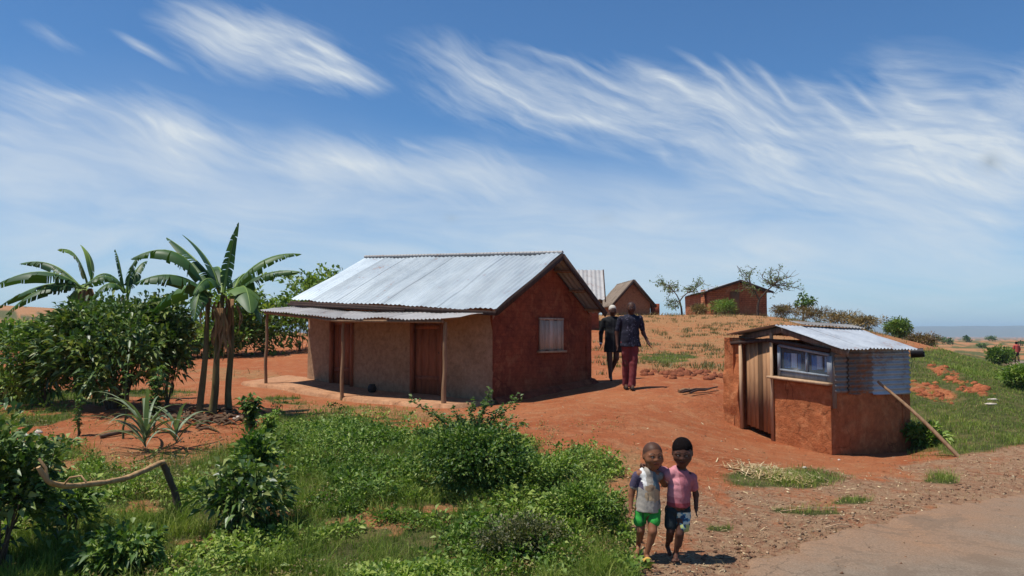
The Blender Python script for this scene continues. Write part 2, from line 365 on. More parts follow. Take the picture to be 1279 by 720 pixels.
def build_ground():
    A=np.concatenate([np.linspace(-180,-44,46,endpoint=False),np.linspace(-44,44,900,endpoint=False),np.linspace(44,180,46,endpoint=False)])
    A=np.radians(A); Rr=np.concatenate([[.02,.6,1.2],np.geomspace(1.8,90,430),np.geomspace(92,9000,90)])
    X=np.outer(Rr,np.sin(A)); Y=np.outer(Rr,np.cos(A)); Z=height(X,Y)
    g,d,l,rd=masks(X,Y,Z)
    mb=MB(); G=np.stack([X,Y,Z],-1); a,b=X.shape; idx=np.arange(a*b).reshape(a,b); idx=np.concatenate([idx,idx[:,:1]],1)
    q=np.stack([idx[:-1,:-1],idx[:-1,1:],idx[1:,1:],idx[1:,:-1]],-1).reshape(-1,4)[:, ::-1]
    mb.add(G.reshape(-1,3),q,C=np.stack([g,d,l,np.ones_like(g)],-1).reshape(-1,4))
    m,nt,bs,out=newmat('earth'); at_=N(nt,'ShaderNodeAttribute',attribute_name='col'); sx=N(nt,'ShaderNodeSeparateColor'); nt.links.new(at_.outputs['Color'],sx.inputs[0])
    p=pos(nt); n1=noise(nt,p,.35,8,.6); n2=noise(nt,p,3,8,.65); n3=noise(nt,p,22,6,.7); n4=noise(nt,p,7,8,.75,1.0)
    red=mixc(nt,ramp(nt,n1,[(.4,g1(0)),(.62,g1(1))]),(.36,.106,.041),(.43,.155,.065))
    red=mixc(nt,ramp(nt,n2,[(.48,g1(0)),(.66,g1(.7))]),red,(.44,.21,.10))
    red=mixc(nt,ramp(nt,n4,[(.58,g1(0)),(.7,g1(.6))]),red,(.2,.06,.028))
    tan=mixc(nt,ramp(nt,n2,[(.35,g1(0)),(.6,g1(1))]),(.38,.15,.06),(.40,.21,.095)); tan=mixc(nt,ramp(nt,n4,[(.48,g1(0)),(.62,g1(.75))]),tan,(.17,.12,.05))
    lit=mixc(nt,ramp(nt,n4,[(.42,g1(0)),(.56,g1(1))]),(.30,.165,.095),(.40,.27,.16)); lit=mixc(nt,ramp(nt,n3,[(.56,g1(0)),(.66,g1(.8))]),lit,(.09,.055,.035))
    grn=mixc(nt,ramp(nt,n2,[(.4,g1(0)),(.6,g1(1))]),(.07,.075,.025),(.12,.12,.04)); grn=mixc(nt,ramp(nt,n2,[(.5,g1(0)),(.7,g1(.7))]),grn,(.22,.15,.07))
    def edge(f,n,w=.5): return ramp(nt,math_(nt,'ADD',f,math_(nt,'MULTIPLY',math_(nt,'SUBTRACT',n,.5),w)),[(.22,g1(0)),(.72,g1(1))])
    c=mixc(nt,edge(sx.outputs[1],n4,.9),red,tan); c=mixc(nt,math_(nt,'MULTIPLY',edge(sx.outputs[2],n4,1.2),.85),c,lit); c=mixc(nt,edge(sx.outputs[0],n4,.8),c,grn)
    c=mixc(nt,.6,c,ramp(nt,n3,[(.32,g1(.6)),(.68,g1(1.3))]),'MULTIPLY')
    nt.links.new(c,bs.inputs['Base Color']); bs.inputs['Roughness'].default_value=.97; bs.inputs['Specular IOR Level'].default_value=.1
    h=math_(nt,'ADD',math_(nt,'MULTIPLY',n3,.35),math_(nt,'ADD',n4,math_(nt,'MULTIPLY',noise(nt,p,70,3,.7),.12)))
    bump(nt,bs,h,.9,.09)
    o=mb.build('ground',m,smooth=True); tag(o,kind='structure')
    # road strip
    mb=MB(); n=len(ES); W=26; rows=[]
    PS=_spline(EDGE,160); T=np.gradient(PS,axis=0); T/=np.linalg.norm(T,axis=1,keepdims=True); NN=np.stack([T[:,1],-T[:,0]],1)
    s=np.arange(len(PS)); wob=.34*(fbm(PS[:,0]*.7,PS[:,1]*.7,71,5)-.5)*2+.16*(fbm(PS[:,0]*4,PS[:,1]*4,73,4)-.5)*2
    G=[]
    tt=np.concatenate([[0,.012,.03],np.linspace(.06,.94,W-6),[.97,.988,1]])
    for t in tt:
        Q=PS+NN*(wob[:,None]*(1-t)+t*RW); G.append(Q)
    G=np.array(G); Z=height(G[...,0],G[...,1]); crown=.012+.03*np.sin(np.clip(tt,0,1)*np.pi)**.5
    Z=Z+crown[:,None]; Z[0]-=.05; Z[-1]-=.05
    v=np.repeat(np.minimum(tt,1-tt)[:,None]*RW,G.shape[1],1)
    mb.grid(np.dstack([G,Z]),var=np.clip(v/1.6,0,1),flip=False)
    m,nt,b,out=newmat('dusty_asphalt'); p=pos(nt); a=N(nt,'ShaderNodeAttribute',attribute_name='var'); n1=noise(nt,p,.5,8,.65,.6); n2=noise(nt,p,55,5,.85); n3=noise(nt,p,2.2,9,.75,.8)
    grey=mixc(nt,ramp(nt,n3,[(.38,g1(0)),(.62,g1(1))]),(.185,.138,.098),(.235,.18,.128)); dust=mixc(nt,ramp(nt,n3,[(.4,g1(0)),(.6,g1(1))]),(.28,.165,.095),(.25,.155,.095))
    f=ramp(nt,math_(nt,'ADD',math_(nt,'MULTIPLY',a.outputs['Fac'],.5),math_(nt,'MULTIPLY',n1,.9)),[(.5,g1(1)),(.82,g1(0))])
    c=mixc(nt,f,grey,dust); c=mixc(nt,.7,c,ramp(nt,n2,[(.35,g1(.55)),(.65,g1(1.4))]),'MULTIPLY')
    pt=ramp(nt,noise(nt,p,.9,9,.72,1.6),[(.54,g1(0)),(.57,g1(.45))]); c=mixc(nt,pt,c,(.15,.105,.07)); vo=N(nt,'ShaderNodeTexVoronoi',feature='DISTANCE_TO_EDGE',i_Scale=1.1); dw=N(nt,'ShaderNodeVectorMath',operation='ADD'); nn_=N(nt,'ShaderNodeTexNoise',i_Scale=2.5,i_Detail=5); nt.links.new(p,nn_.inputs['Vector']); nt.links.new(p,dw.inputs[0]); nt.links.new(nn_.outputs['Color'],dw.inputs[1]); nt.links.new(dw.outputs[0],vo.inputs['Vector']); ck=math_(nt,'MULTIPLY',ramp(nt,vo.outputs['Distance'],[(0,g1(.7)),(.012,g1(0))]),ramp(nt,n1,[(.45,g1(0)),(.55,g1(1))])); c=mixc(nt,ck,c,(.07,.05,.035))
    nt.links.new(c,b.inputs['Base Color']); b.inputs['Roughness'].default_value=.9; b.inputs['Specular IOR Level'].default_value=.2; bump(nt,b,math_(nt,'ADD',n2,math_(nt,'MULTIPLY',n3,.6)),.5,.02)
    o=mb.build('road',m,smooth=True); tag(o,kind='structure')
    me=o.data
    if me.polygons[500].normal.z<0: me.flip_normals()
    # distant hills
    mb=MB(); A=np.radians(np.linspace(-60,60,600)); rows=[]
    prof=10+38*sm(.35,.75,fbm(np.degrees(A)/16,A*0,5,4))+14*fbm(np.degrees(A)/2.5,A*0,8,4)
    for r,k in ((5200,-.3),(5600,.35),(6000,.75),(6500,1),(7200,.2)): rows.append(np.stack([r*np.sin(A),r*np.cos(A),prof*k-10],-1))
    mb.grid(np.array(rows)); m=mud('hill_scrub',(.10,.09,.04),(.16,.11,.05),scale=.004,fine=.02,bs=.1)
    o=mb.build('hills',m,smooth=True); tag(o,kind='structure')
build_ground()
# ------------------------------------------------------------------ sky, sun, haze
SUN_EL=R(68); SUN_AZ=R(-105)   # azimuth measured from +Y towards +X : the sun stands to the left
sd=np.array([math.cos(SUN_EL)*math.sin(SUN_AZ),math.cos(SUN_EL)*math.cos(SUN_AZ),math.sin(SUN_EL)])
sl=bpy.data.lights.new('sun','SUN'); so=bpy.data.objects.new('sun',sl); col.objects.link(so)
sl.energy=5.0; sl.angle=R(.55); sl.color=(1,.955,.88); so.location=(-20,0,60)
so.rotation_euler=Vector(-sd).to_track_quat('-Z','Y').to_euler()
w=bpy.data.worlds.new('World'); scene.world=w; w.use_nodes=True; nt=w.node_tree
for n in list(nt.nodes): nt.nodes.remove(n)
wo=N(nt,'ShaderNodeOutputWorld'); bg=N(nt,'ShaderNodeBackground'); nt.links.new(bg.outputs[0],wo.inputs[0])
sk=N(nt,'ShaderNodeTexSky',sky_type='NISHITA',sun_disc=False,sun_elevation=SUN_EL,sun_rotation=SUN_AZ%(2*math.pi),altitude=1200,air_density=1.0,dust_density=.6,ozone_density=2.2)
SKYS=.086
bg.inputs[1].default_value=SKYS
tc=N(nt,'ShaderNodeTexCoord'); sx=N(nt,'ShaderNodeSeparateXYZ'); nt.links.new(tc.outputs['Generated'],sx.inputs[0])
az=math_(nt,'ARCTAN2',sx.outputs[0],sx.outputs[1]); el=math_(nt,'ARCSINE',sx.outputs[2])
cx=N(nt,'ShaderNodeCombineXYZ'); nt.links.new(az,cx.inputs[0]); nt.links.new(el,cx.inputs[1]); AE=cx.outputs[0]
# gentle domain warp
wn=N(nt,'ShaderNodeTexNoise',i_Scale=5.0,i_Detail=3,i_Roughness=.5); nt.links.new(AE,wn.inputs['Vector'])
sub=N(nt,'ShaderNodeVectorMath',operation='SUBTRACT'); nt.links.new(wn.outputs['Color'],sub.inputs[0]); sub.inputs[1].default_value=(.5,.5,.5)
scl=N(nt,'ShaderNodeVectorMath',operation='MULTIPLY'); nt.links.new(sub.outputs[0],scl.inputs[0]); scl.inputs[1].default_value=(.09,.045,0)
add=N(nt,'ShaderNodeVectorMath',operation='ADD'); nt.links.new(AE,add.inputs[0]); nt.links.new(scl.outputs[0],add.inputs[1]); AW=add.outputs[0]
def azel(u,v):
    d=ray(u,v); return math.atan2(d[0],d[1]), math.asin(d[2]/np.linalg.norm(d))
def stroke(u0,v0,u1,v1,wd,amp):
    a0,e0=azel(u0,v0);a1,e1=azel(u1,v1); L=math.hypot(a1-a0,e1-e0)/2
    m=N(nt,'ShaderNodeMapping',vector_type='TEXTURE'); nt.links.new(AW,m.inputs[0])
    m.inputs['Location'].default_value=((a0+a1)/2,(e0+e1)/2,0); m.inputs['Rotation'].default_value=(0,0,math.atan2(e1-e0,a1-a0)); m.inputs['Scale'].default_value=(L*1.25,wd*1.45/F,1)
    g=N(nt,'ShaderNodeTexGradient',gradient_type='QUADRATIC_SPHERE'); nt.links.new(m.outputs[0],g.inputs[0])
    return math_(nt,'MULTIPLY',g.outputs[1],amp)
thick=[(470,60,760,150,52,1.5),(640,95,900,170,55,1.7),(820,150,1090,215,70,2.0),(980,190,1290,240,75,2.0),(1120,180,1400,270,90,1.7),(1000,165,1320,175,42,1.0),
 (740,85,880,150,24,1.2),(830,90,960,175,24,1.0),(880,75,1010,160,26,.8),(980,95,1090,165,30,.8),(1100,95,1230,170,38,.9),(1200,110,1340,150,50,.7),
 (195,10,340,95,40,1.0),(250,25,480,110,44,1.3),(230,20,400,60,30,.8),(330,80,485,108,14,1.2),
 (-60,100,160,160,30,1.2),(90,125,330,195,36,1.5),(110,165,300,215,34,1.2),(270,180,520,225,36,1.7),(420,200,720,235,40,1.4),(-80,160,60,175,22,.8),
 (870,303,1040,322,20,1.2),(1020,100,1279,110,60,.4),(20,25,130,80,12,.5),(150,40,240,95,7,.9),(270,0,420,60,9,.8),(330,30,470,100,8,.9),(210,0,330,60,8,.8),(640,50,760,95,7,.6),(700,70,850,150,7,1.2),(760,60,900,150,7,1.2),(820,55,950,150,7,1.1),(870,60,1000,160,7,1.0),(930,70,1030,165,6,.9),(990,85,1090,175,7,.9),(1050,80,1130,170,6,.8),(1110,85,1200,175,7,.8),(1160,95,1260,180,7,.8),(520,70,700,130,8,1.0),(600,110,860,185,8,1.2),(480,170,560,200,6,.6),(0,110,150,135,8,.9),(150,140,330,190,8,.9),(330,190,560,225,8,.9),(800,175,850,215,8,.5)]
veil=[(-350,235,520,260,125,1.3),(-200,190,300,215,60,.7),(200,265,1000,285,95,1.2),(100,200,760,235,60,.6),(560,265,1200,290,80,.9),(900,265,1500,330,130,1.1),(-400,320,500,330,90,.7),(300,340,1500,370,80,.8),(-500,375,1800,385,80,1.1)]
S=None
for q in thick:
    s_=stroke(*q); S=s_ if S is None else math_(nt,'ADD',S,s_)
w2=N(nt,'ShaderNodeTexNoise',i_Scale=2.6,i_Detail=2,i_Roughness=.5); nt.links.new(AE,w2.inputs['Vector'])
sub2=N(nt,'ShaderNodeVectorMath',operation='SUBTRACT'); nt.links.new(w2.outputs['Color'],sub2.inputs[0]); sub2.inputs[1].default_value=(.5,.5,.5)
scl2=N(nt,'ShaderNodeVectorMath',operation='MULTIPLY'); nt.links.new(sub2.outputs[0],scl2.inputs[0]); scl2.inputs[1].default_value=(.06,.06,0)
add2=N(nt,'ShaderNodeVectorMath',operation='ADD'); nt.links.new(AW,add2.inputs[0]); nt.links.new(scl2.outputs[0],add2.inputs[1]); AF2=add2.outputs[0]
def fib(rot,sc,scale,dist,seed):
    m=N(nt,'ShaderNodeMapping',vector_type='TEXTURE'); nt.links.new(AF2,m.inputs[0]); m.inputs['Rotation'].default_value=(0,0,R(rot)); m.inputs['Scale'].default_value=sc; m.inputs['Location'].default_value=(seed,seed*1.7,0)
    return noise(nt,m.outputs[0],scale,9,.62,dist)
f1=fib(-17,(1,.17,1),4.5,.9,3.1); f2=fib(-36,(1,.2,1),5,.8,7.7); f3=fib(-7,(1,.16,1),3,.7,1.3); f4=fib(-24,(1,.13,1),12,.35,5.5)
fm=math_(nt,'ADD',math_(nt,'MULTIPLY',f1,.62),math_(nt,'MULTIPLY',f2,.48))
fm=math_(nt,'ADD',math_(nt,'MULTIPLY',fm,.74),math_(nt,'MULTIPLY',f4,.34))
fm=math_(nt,'SUBTRACT',fm,.575)
Sc=math_(nt,'SUBTRACT',1.0,math_(nt,'POWER',2.718,math_(nt,'MULTIPLY',S,-1.0)))
den=math_(nt,'ADD',Sc,math_(nt,'MULTIPLY',fm,math_(nt,'ADD',math_(nt,'MULTIPLY',math_(nt,'MINIMUM',math_(nt,'MULTIPLY',Sc,4.0),1.0),2.3),0)))
den=ramp(nt,den,[(.06,g1(0)),(.40,g1(.26)),(.75,g1(.62)),(1.15,g1(1))])
Vv=None
for q in veil:
    s_=stroke(*q); Vv=s_ if Vv is None else math_(nt,'ADD',Vv,s_)
vden=math_(nt,'MULTIPLY',math_(nt,'MINIMUM',Vv,1.0),ramp(nt,f3,[(.3,g1(.4)),(.7,g1(1.0))]))
tot=math_(nt,'SUBTRACT',1.0,math_(nt,'MULTIPLY',math_(nt,'SUBTRACT',1.0,math_(nt,'MULTIPLY',den,.88)),math_(nt,'SUBTRACT',1.0,math_(nt,'MULTIPLY',vden,.75))),True)
# two small dark puffs
puff=math_(nt,'ADD',stroke(1218,200,1262,208,11,.9),math_(nt,'ADD',stroke(735,272,775,275,9,.35),stroke(545,272,575,275,8,.3)))
SKYMUL=mixc(nt,1.0,sk.outputs[0],(.60,.98,1.27),'MULTIPLY')
CL=N(nt,'ShaderNodeCombineColor'); 
cc=mixc(nt,tot,SKYMUL,(7.7,8.3,8.7))
cc=mixc(nt,math_(nt,'MULTIPLY',puff,ramp(nt,f2,[(.35,g1(.3)),(.6,g1(1))]),True),cc,(3.6,4.3,5.0))
nt.links.new(cc,bg.inputs[0])
# haze
HZ=True
if HZ:
    mb=MB(); mb.box((0,0,22),19000,19000,136); m=bpy.data.materials.new('haze_air'); m.use_nodes=True; hn=m.node_tree
    for n in list(hn.nodes): hn.nodes.remove(n)
    o_=N(hn,'ShaderNodeOutputMaterial'); pv=N(hn,'ShaderNodeVolumePrincipled'); pv.inputs['Color'].default_value=(.62,.83,1.0,1); pv.inputs['Density'].default_value=.00021; pv.inputs['Anisotropy'].default_value=0
    hn.links.new(pv.outputs[0],o_.inputs['Volume'])
    o=mb.build('haze',m); tag(o,kind='stuff')
scene.view_settings.view_transform='Standard'; scene.view_settings.look='None'; scene.view_settings.gamma=1; scene.view_settings.exposure=.15
scene.view_settings.use_curve_mapping=False
scene.render.engine='CYCLES'; scene.cycles.use_denoising=True; scene.cycles.max_bounces=6; scene.cycles.diffuse_bounces=3; scene.cycles.glossy_bounces=2; scene.cycles.transmission_bounces=4; scene.cycles.volume_bounces=0; scene.cycles.transparent_max_bounces=6
scene.cycles.caustics_reflective=False; scene.cycles.caustics_refractive=False; scene.cycles.sample_clamp_indirect=6
# ------------------------------------------------------------------ building helpers
MUD_RED=mud('red_mud',(.32,.08,.035),(.18,.044,.023),(.36,.12,.055),scale=1.1,bs=.9,course=.12)
PLASTER=mud('tan_plaster',(.37,.225,.135),(.32,.19,.11),(.30,.175,.10),scale=.9,bs=.4,cracks=.25)
MUD_ORANGE=mud('orange_mud',(.44,.145,.055),(.34,.105,.04),(.48,.19,.08),scale=1.5,bs=1.0)  # the stall's own orange mud, the same on all its walls
MUD_BRICK=mud('mud_brick',(.46,.16,.07),(.36,.11,.05),(.5,.22,.11),scale=.7,bs=.9,course=.5)
MUD_BROWN=mud('brown_mud',(.36,.17,.09),(.30,.135,.075),None,scale=.6,bs=.6)
DOORW=wood('reddish_wood',(.34,.12,.06),(.22,.075,.04)); POLEW=wood('pole_wood',(.30,.18,.10),(.19,.11,.06)); OLDW=wood('old_grey_wood',(.24,.19,.15),(.13,.1,.08)); DARKW=wood('dark_wood',(.07,.04,.03),(.04,.025,.02))
PLANK=wood('plank_wood',(.40,.22,.11),(.30,.16,.08),var=True); SHUT=wood('shutter_wood',(.66,.50,.38),(.46,.33,.24),var=True); LIGHTW=wood('pale_wood',(.5,.33,.2),(.38,.24,.14))
ROOFM=metal('zinc_roof',(.38,.43,.46),(.27,.32,.36),rustamt=.62,met=.3,rough=.45); OLDM=metal('old_zinc',(.40,.38,.36),(.30,.29,.28),rustamt=.57,met=.15,rough=.6); SHEDM=metal('shed_zinc',(.36,.39,.42),(.22,.24,.27),rustamt=.58,met=.3)
CLADM=metal('cladding_zinc',(.38,.42,.46),(.2,.21,.22),rustamt=.55,met=.2,rough=.55)
CLADR=metal('rusty_cladding',(.36,.34,.32),(.25,.2,.17),rustamt=.5,met=.1,rough=.7)
BLUEW=wood('blue_grey_wood',(.27,.30,.33),(.18,.20,.23),rough=.6)
THATCH=mud('thatch',(.26,.2,.15),(.18,.14,.1),None,scale=2,fine=20,bs=.9)
LEDGE=mud('ledge_earth',(.42,.23,.125),(.36,.17,.085),None,scale=1.3,bs=.5)
def fval(f,s): return f(s) if callable(f) else f
def wall(mb,p0,p1,zb,zt,th=.22,seed=0,amp=.02,step=.12,s0=0,s1=1,var=.5,nz=14):
    """slab from p0 to p1 (outside on the right hand), s0..s1 part of its length, bottom zb(s), top zt(s)"""
    p0=np.asarray(p0[:2],float);p1=np.asarray(p1[:2],float);d=p1-p0;L=np.linalg.norm(d);n=np.array([d[1],-d[0]])/L
    nx=max(2,int(L*(s1-s0)/step)+1); S=np.linspace(s0,s1,nx); ZB=np.array([fval(zb,s) for s in S]);ZT=np.array([fval(zt,s) for s in S])
    t=np.linspace(0,1,nz); Z=ZB[:,None]+(ZT-ZB)[:,None]*t; X=(p0+np.outer(S,d))
    Xg=np.repeat(X[:,None,:],nz,1)
    al=S[:,None]*L+Z*0
    disp=amp*((fbm(al*1.2+seed,Z*1.2,seed,4)-.5)*2)+amp*.5*(fbm(al*6,Z*6,seed+3,2)-.5)
    O=Xg+n*disp[...,None]; I=Xg-n*th
    O=np.dstack([O,Z]);I=np.dstack([I,Z])
    # one closed loop of rings along s
    Gr=np.concatenate([O,I[:,::-1]],1)
    mb.grid(Gr,var,closed=True)
    for k,fl in ((0,True),(-1,False)):
        o=O[k];i=I[k]; mb.grid(np.stack([o,i],0),var,flip=fl)
def corrugated(mb,E0,E1,R0,R1,period=.09,amp=.011,nt=7,sheet=.80,seed=0,lift=.0,varf=None,jag=.03,across=8,dents=.006):
    """corrugated iron laid from eave edge E0-E1 up to ridge edge R0-R1"""
    E0,E1,R0,R1=[np.asarray(q,float) for q in (E0,E1,R0,R1)]
    L=np.linalg.norm(E1-E0); ns=max(1,round(L/sheet)); rs=np.random.default_rng(seed)
    nrm=np.cross(E1-E0,R0-E0); nrm/=np.linalg.norm(nrm)
    if nrm[2]<0: nrm=-nrm
    for k in range(ns):
        a=k/ns-.04/L; b=(k+1)/ns+.04/L; a=max(a,0);b=min(b,1)
        m=int((b-a)*L/period*across); s=np.linspace(a,b,m+1); t=np.linspace(0,1,nt)
        j=jag*(rs.random()-.5)*2; sk=jag*(rs.random()-.5)
        e=E0+np.outer(s,E1-E0); r=R0+np.outer(s,R1-R0)
        dirn=(e-r); dirn/=np.linalg.norm(dirn,axis=1,keepdims=True)
        e=e+dirn*(j+sk*((s-a)/(b-a))[:,None])
        G=e[:,None]+(r-e)[:,None]*t[None,:,None]
        w=amp*np.sin(2*np.pi*(s*L)/period)+lift+ (k%2)*.005
        dn=dents*(fbm(s[:,None]*L*1.5+t*0,t[None,:]*3+seed+s[:,None]*0,seed,3)-.5)*2
        G=G+nrm*(w[:,None]+dn)[...,None]
        v=.5 if varf is None else varf(k,ns,rs)
        va=v+.55*(fbm(s*L*1.7+seed,s*0+seed,seed+7,3)-.5)[:,None]+.35*(fbm((s*L*6)[:,None]+t*0,t[None,:]*2.2+(s*0)[:,None],seed+9,3)-.5)
        mb.grid(G,np.clip(va,0,1))
def plane_z(a,b,c):
    a,b,c=[np.asarray(q,float) for q in(a,b,c)]; n=np.cross(b-a,c-a)
    return lambda x,y: a[2]-(n[0]*(x-a[0])+n[1]*(y-a[1]))/n[2]
def lerp(a,b,t): return np.asarray(a,float)+(np.asarray(b,float)-np.asarray(a,float))*t
# ------------------------------------------------------------------ main house
def main_house():
    W1=at(615,505,16.1); W0=at(384,476,19.5); W2=at(739,479,18.6); W3=W0+(W2-W1)
    base=np.array([-1.5,18.5,gz(-1.5,18.5)])
    h=thing('mud_house','long red mud house with a shiny corrugated metal roof and a veranda on poles','house',base)
    RN=at(703,317.5,17.05);RF=at(456,322.5,20.8);EN=at(620,388,15.5);EF=at(363,375.5,19.25);KN=at(757,391,18.3);KF=RF+(KN-RN)*1.02
    zL=plane_z(EN,EF,RN); zR=plane_z(KN,KF,RN)
    zt=lambda x,y: min(zL(x,y),zR(x,y))-.05
    def top(p0,p1): return lambda s:(lambda q:zt(q[0],q[1]))(lerp(p0[:2],p1[:2],s))
    def bot(p0,p1): return lambda s:(lambda q:gz(q[0],q[1])-.12)(lerp(p0[:2],p1[:2],s))
    # front wall with two door openings ; s from far (0) to near (1)
    def s_of(u):
        for s in np.linspace(0,1,2001):
            q=lerp(W0,W1,s)
            if proj(q[0],q[1],q[2])[0]>=u: return s
        return 1
    dA=(s_of(413),s_of(441)); dB=(s_of(514),s_of(553)); t_=top(W0,W1); b_=bot(W0,W1)
    mb=MB()
    for a,b in ((0,dA[0]),(dA[1],dB[0]),(dB[1],1)): wall(mb,W0,W1,b_,t_,s0=a,s1=b,seed=4,amp=.012)
    for a,b in (dA,dB): wall(mb,W0,W1,lambda s:b_(s)+1.93,t_,s0=a,s1=b,seed=4,amp=.012,nz=3)
    mb.build('front_wall',PLASTER,h)
    mb=MB(); wall(mb,W1+(W2-W1)*0.0,W2,bot(W1,W2),top(W1,W2),seed=9,amp=.035,step=.07,nz=34,th=.24); mb.build('gable_wall',MUD_RED,h)
    mb=MB(); wall(mb,W2,W3,bot(W2,W3),top(W2,W3),seed=5); wall(mb,W3,W0,bot(W3,W0),lambda s:top(W3,W0)(s)-.3,seed=6,s1=.93); mb.build('rear_wall',MUD_RED,h)
    d=(W1-W0)[:2]; L=np.linalg.norm(d); d3=np.array([*(d/L),0]); n3=np.array([d[1],-d[0],0])/L; up=np.array([0,0,1.])
    for (a,b),nm in ((dA,'door'),(dB,'door')):
        mb=MB(); pa=lerp(W0,W1,a);pb=lerp(W0,W1,b); wdt=np.linalg.norm((pb-pa)[:2]); zb=gz(*lerp(pa,pb,.5)[:2])+.03; k=4
        for i in range(k):
            c=lerp(pa,pb,(i+.5)/k); mb.box([c[0]-n3[0]*.07,c[1]-n3[1]*.07,zb+.9],wdt/k-.008,.03,1.8,(d3,n3,up),var=.4+.3*random.random())
        for z in(.4,1.5): c=lerp(pa,pb,.5); mb.box([c[0]-n3[0]*.045,c[1]-n3[1]*.045,zb+z],wdt*.9,.02,.09,(d3,n3,up))
        dr=mb.build(nm,DOORW,h)
        mb=MB()
        for c in (pa+d3*.025,pb-d3*.025): mb.box([c[0],c[1],zb+.9],.06,.12,1.86,(d3,n3,up))
        mb.build('frame',DOORW,dr)
        mb=MB(); c=lerp(pa,pb,.85); mb.ball([c[0]-n3[0]*.04,c[1]-n3[1]*.04,zb+.95],.025); mb.build('latch',DARKW,dr)
    # gable window: shutter of planks, frame, sill
    g=(W2-W1)[:2]; Lg=np.linalg.norm(g); g3=np.array([*(g/Lg),0]); gn=np.array([g[1],-g[0],0])/Lg
    def on_gable(u,v,out=.03):
        best=None
        for s in np.linspace(0,1,1500):
            q=lerp(W1,W2,s)
            uu=proj(q[0],q[1],q[2])[0]
            if uu>=u: break
        q=q+gn*out; z=at(u,v,q[1])[2]; return np.array([q[0],q[1],z])
    a=on_gable(674,438);b=on_gable(700,437); zt1=on_gable(673,399)[2]; zb1=(a[2]+b[2])/2; wd=np.linalg.norm((b-a)[:2])
    mb=MB(); hgt=zt1-zb1; c0=(a+b)/2; c0[2]=zb1+hgt/2
    for i in range(5): mb.box(lerp(a,b,(i+.5)/5)*[1,1,0]+[0,0,c0[2]],wd/5-.006,.025,hgt-.03*(i%2),(g3,gn,up),var=.45+.35*((i*7)%5)/5)
    win=mb.build('window',SHUT,h)
    mb=MB()
    for sx_ in(-1,1): mb.box(c0+g3*sx_*(wd/2+.02)+gn*.006,.04,.05,hgt+.04,(g3,gn,up))
    mb.box(c0+up*(hgt/2+.02)+gn*.008,wd+.1,.055,.04,(g3,gn,up)); mb.build('frame',SHUT,win)
    mb=MB(); mb.box(c0-up*(hgt/2+.025)+gn*.03,wd+.18,.12,.045,(g3,gn,up)); mb.build('sill',LIGHTW,win)
    # roof slopes
    def vf(k,ns,rs): return [.95,.9,.25+.0,.62,.5,.7,.55,.72,.45,.66,.5][(k)%11]*.9+.1*rs.random() if k>1 else .97
    mb=MB(); corrugated(mb,EF,EN,RF,RN,seed=3,varf=lambda k,ns,rs:(.98 if k==0 else .45+.35*rs.random()),lift=.02,jag=.02,period=.13,amp=.011,dents=.035); rf=mb.build('roof',ROOFM,h,smooth=True)
    mb=MB(); corrugated(mb,KF,KN,RF,RN,seed=5,lift=.02,period=.13,amp=.016,across=5); mb.build('roof',ROOFM,h,smooth=True)
    mb=MB(); # ridge cap, scalloped
    rr=lerp(RF,RN,.5)
    for i in range(60):
        p=lerp(RF,RN,(i+.5)/60); dd=(RN-RF)/np.linalg.norm(RN-RF); mb.tube([p-dd*.045+[0,0,.035],p+dd*.045+[0,0,.04]],[.05,.045],n=6)
    mb.build('ridge_cap',OLDM,h)
    # verge boards and purlin ends
    dd=(RN-RF)/np.linalg.norm(RN-RF)
    mb=MB()
    for e in (EN,KN): mb.beam(e-[0,0,.035]+dd*.0,RN-[0,0,.035],.035,.12,up=(0,0,1))
    mb.build('bargeboard',DARKW,h)
    mb=MB()
    for e,k in ((EN,3),(KN,3)):
        for i in range(k):
            p=lerp(e,RN,(i+.35)/k)-[0,0,.075]; mb.tube([p-dd*.05,p-dd*1.1],[.035,.03],n=7)
    mb.build('purlin',POLEW,h)
    for e in (EF,EN): pass
    mb=MB(); mb.beam(EF-[0,0,.05],EN-[0,0,.05],.04,.09); mb.build('eave_board',DARKW,h)
    # veranda roof: old sheets hung below the eave
    F0=at(324,387,18.6);F1=at(420,397.5,16.95);F2=at(553,398,15.25); B0=EF+(-.0,.1,-.1); B1=at(612,389,15.7)
    Bm=lerp(EF,EN,.33)-[0,0,.14]
    mb=MB(); vv=[.55,.6,.5,.62,.55,.6,.75,.5]
    corrugated(mb,F0,F1,EF-np.array([0,0,.12])+[.15,.2,0],Bm+[.12,.15,0],seed=8,varf=lambda k,ns,rs:.7+.3*rs.random(),jag=.02,period=.1,amp=.012,dents=.03)
    corrugated(mb,F1,F2,Bm+[.12,.15,.0],B1+[.1,.1,-.02],seed=12,varf=lambda k,ns,rs:.62+.35*rs.random(),jag=.03,period=.1,amp=.012,dents=.03)
    vr=mb.build('veranda_roof',OLDM,h,smooth=True)
    mb=MB(); mb.tube([F0-[-.1,-.1,.05],F1-[0,-.06,.05],F2-[.0,-.06,.05]],.035,n=7,jit=.1); mb.build('eave_pole',POLEW,h)
    mb=MB(); mb.beam(lerp(EF,EN,.0)+[-.05,-.05,-.09],lerp(EF,EN,.62)+[-.05,-.05,-.09],.03,.06); mb.build('gutter_board',DARKW,h)
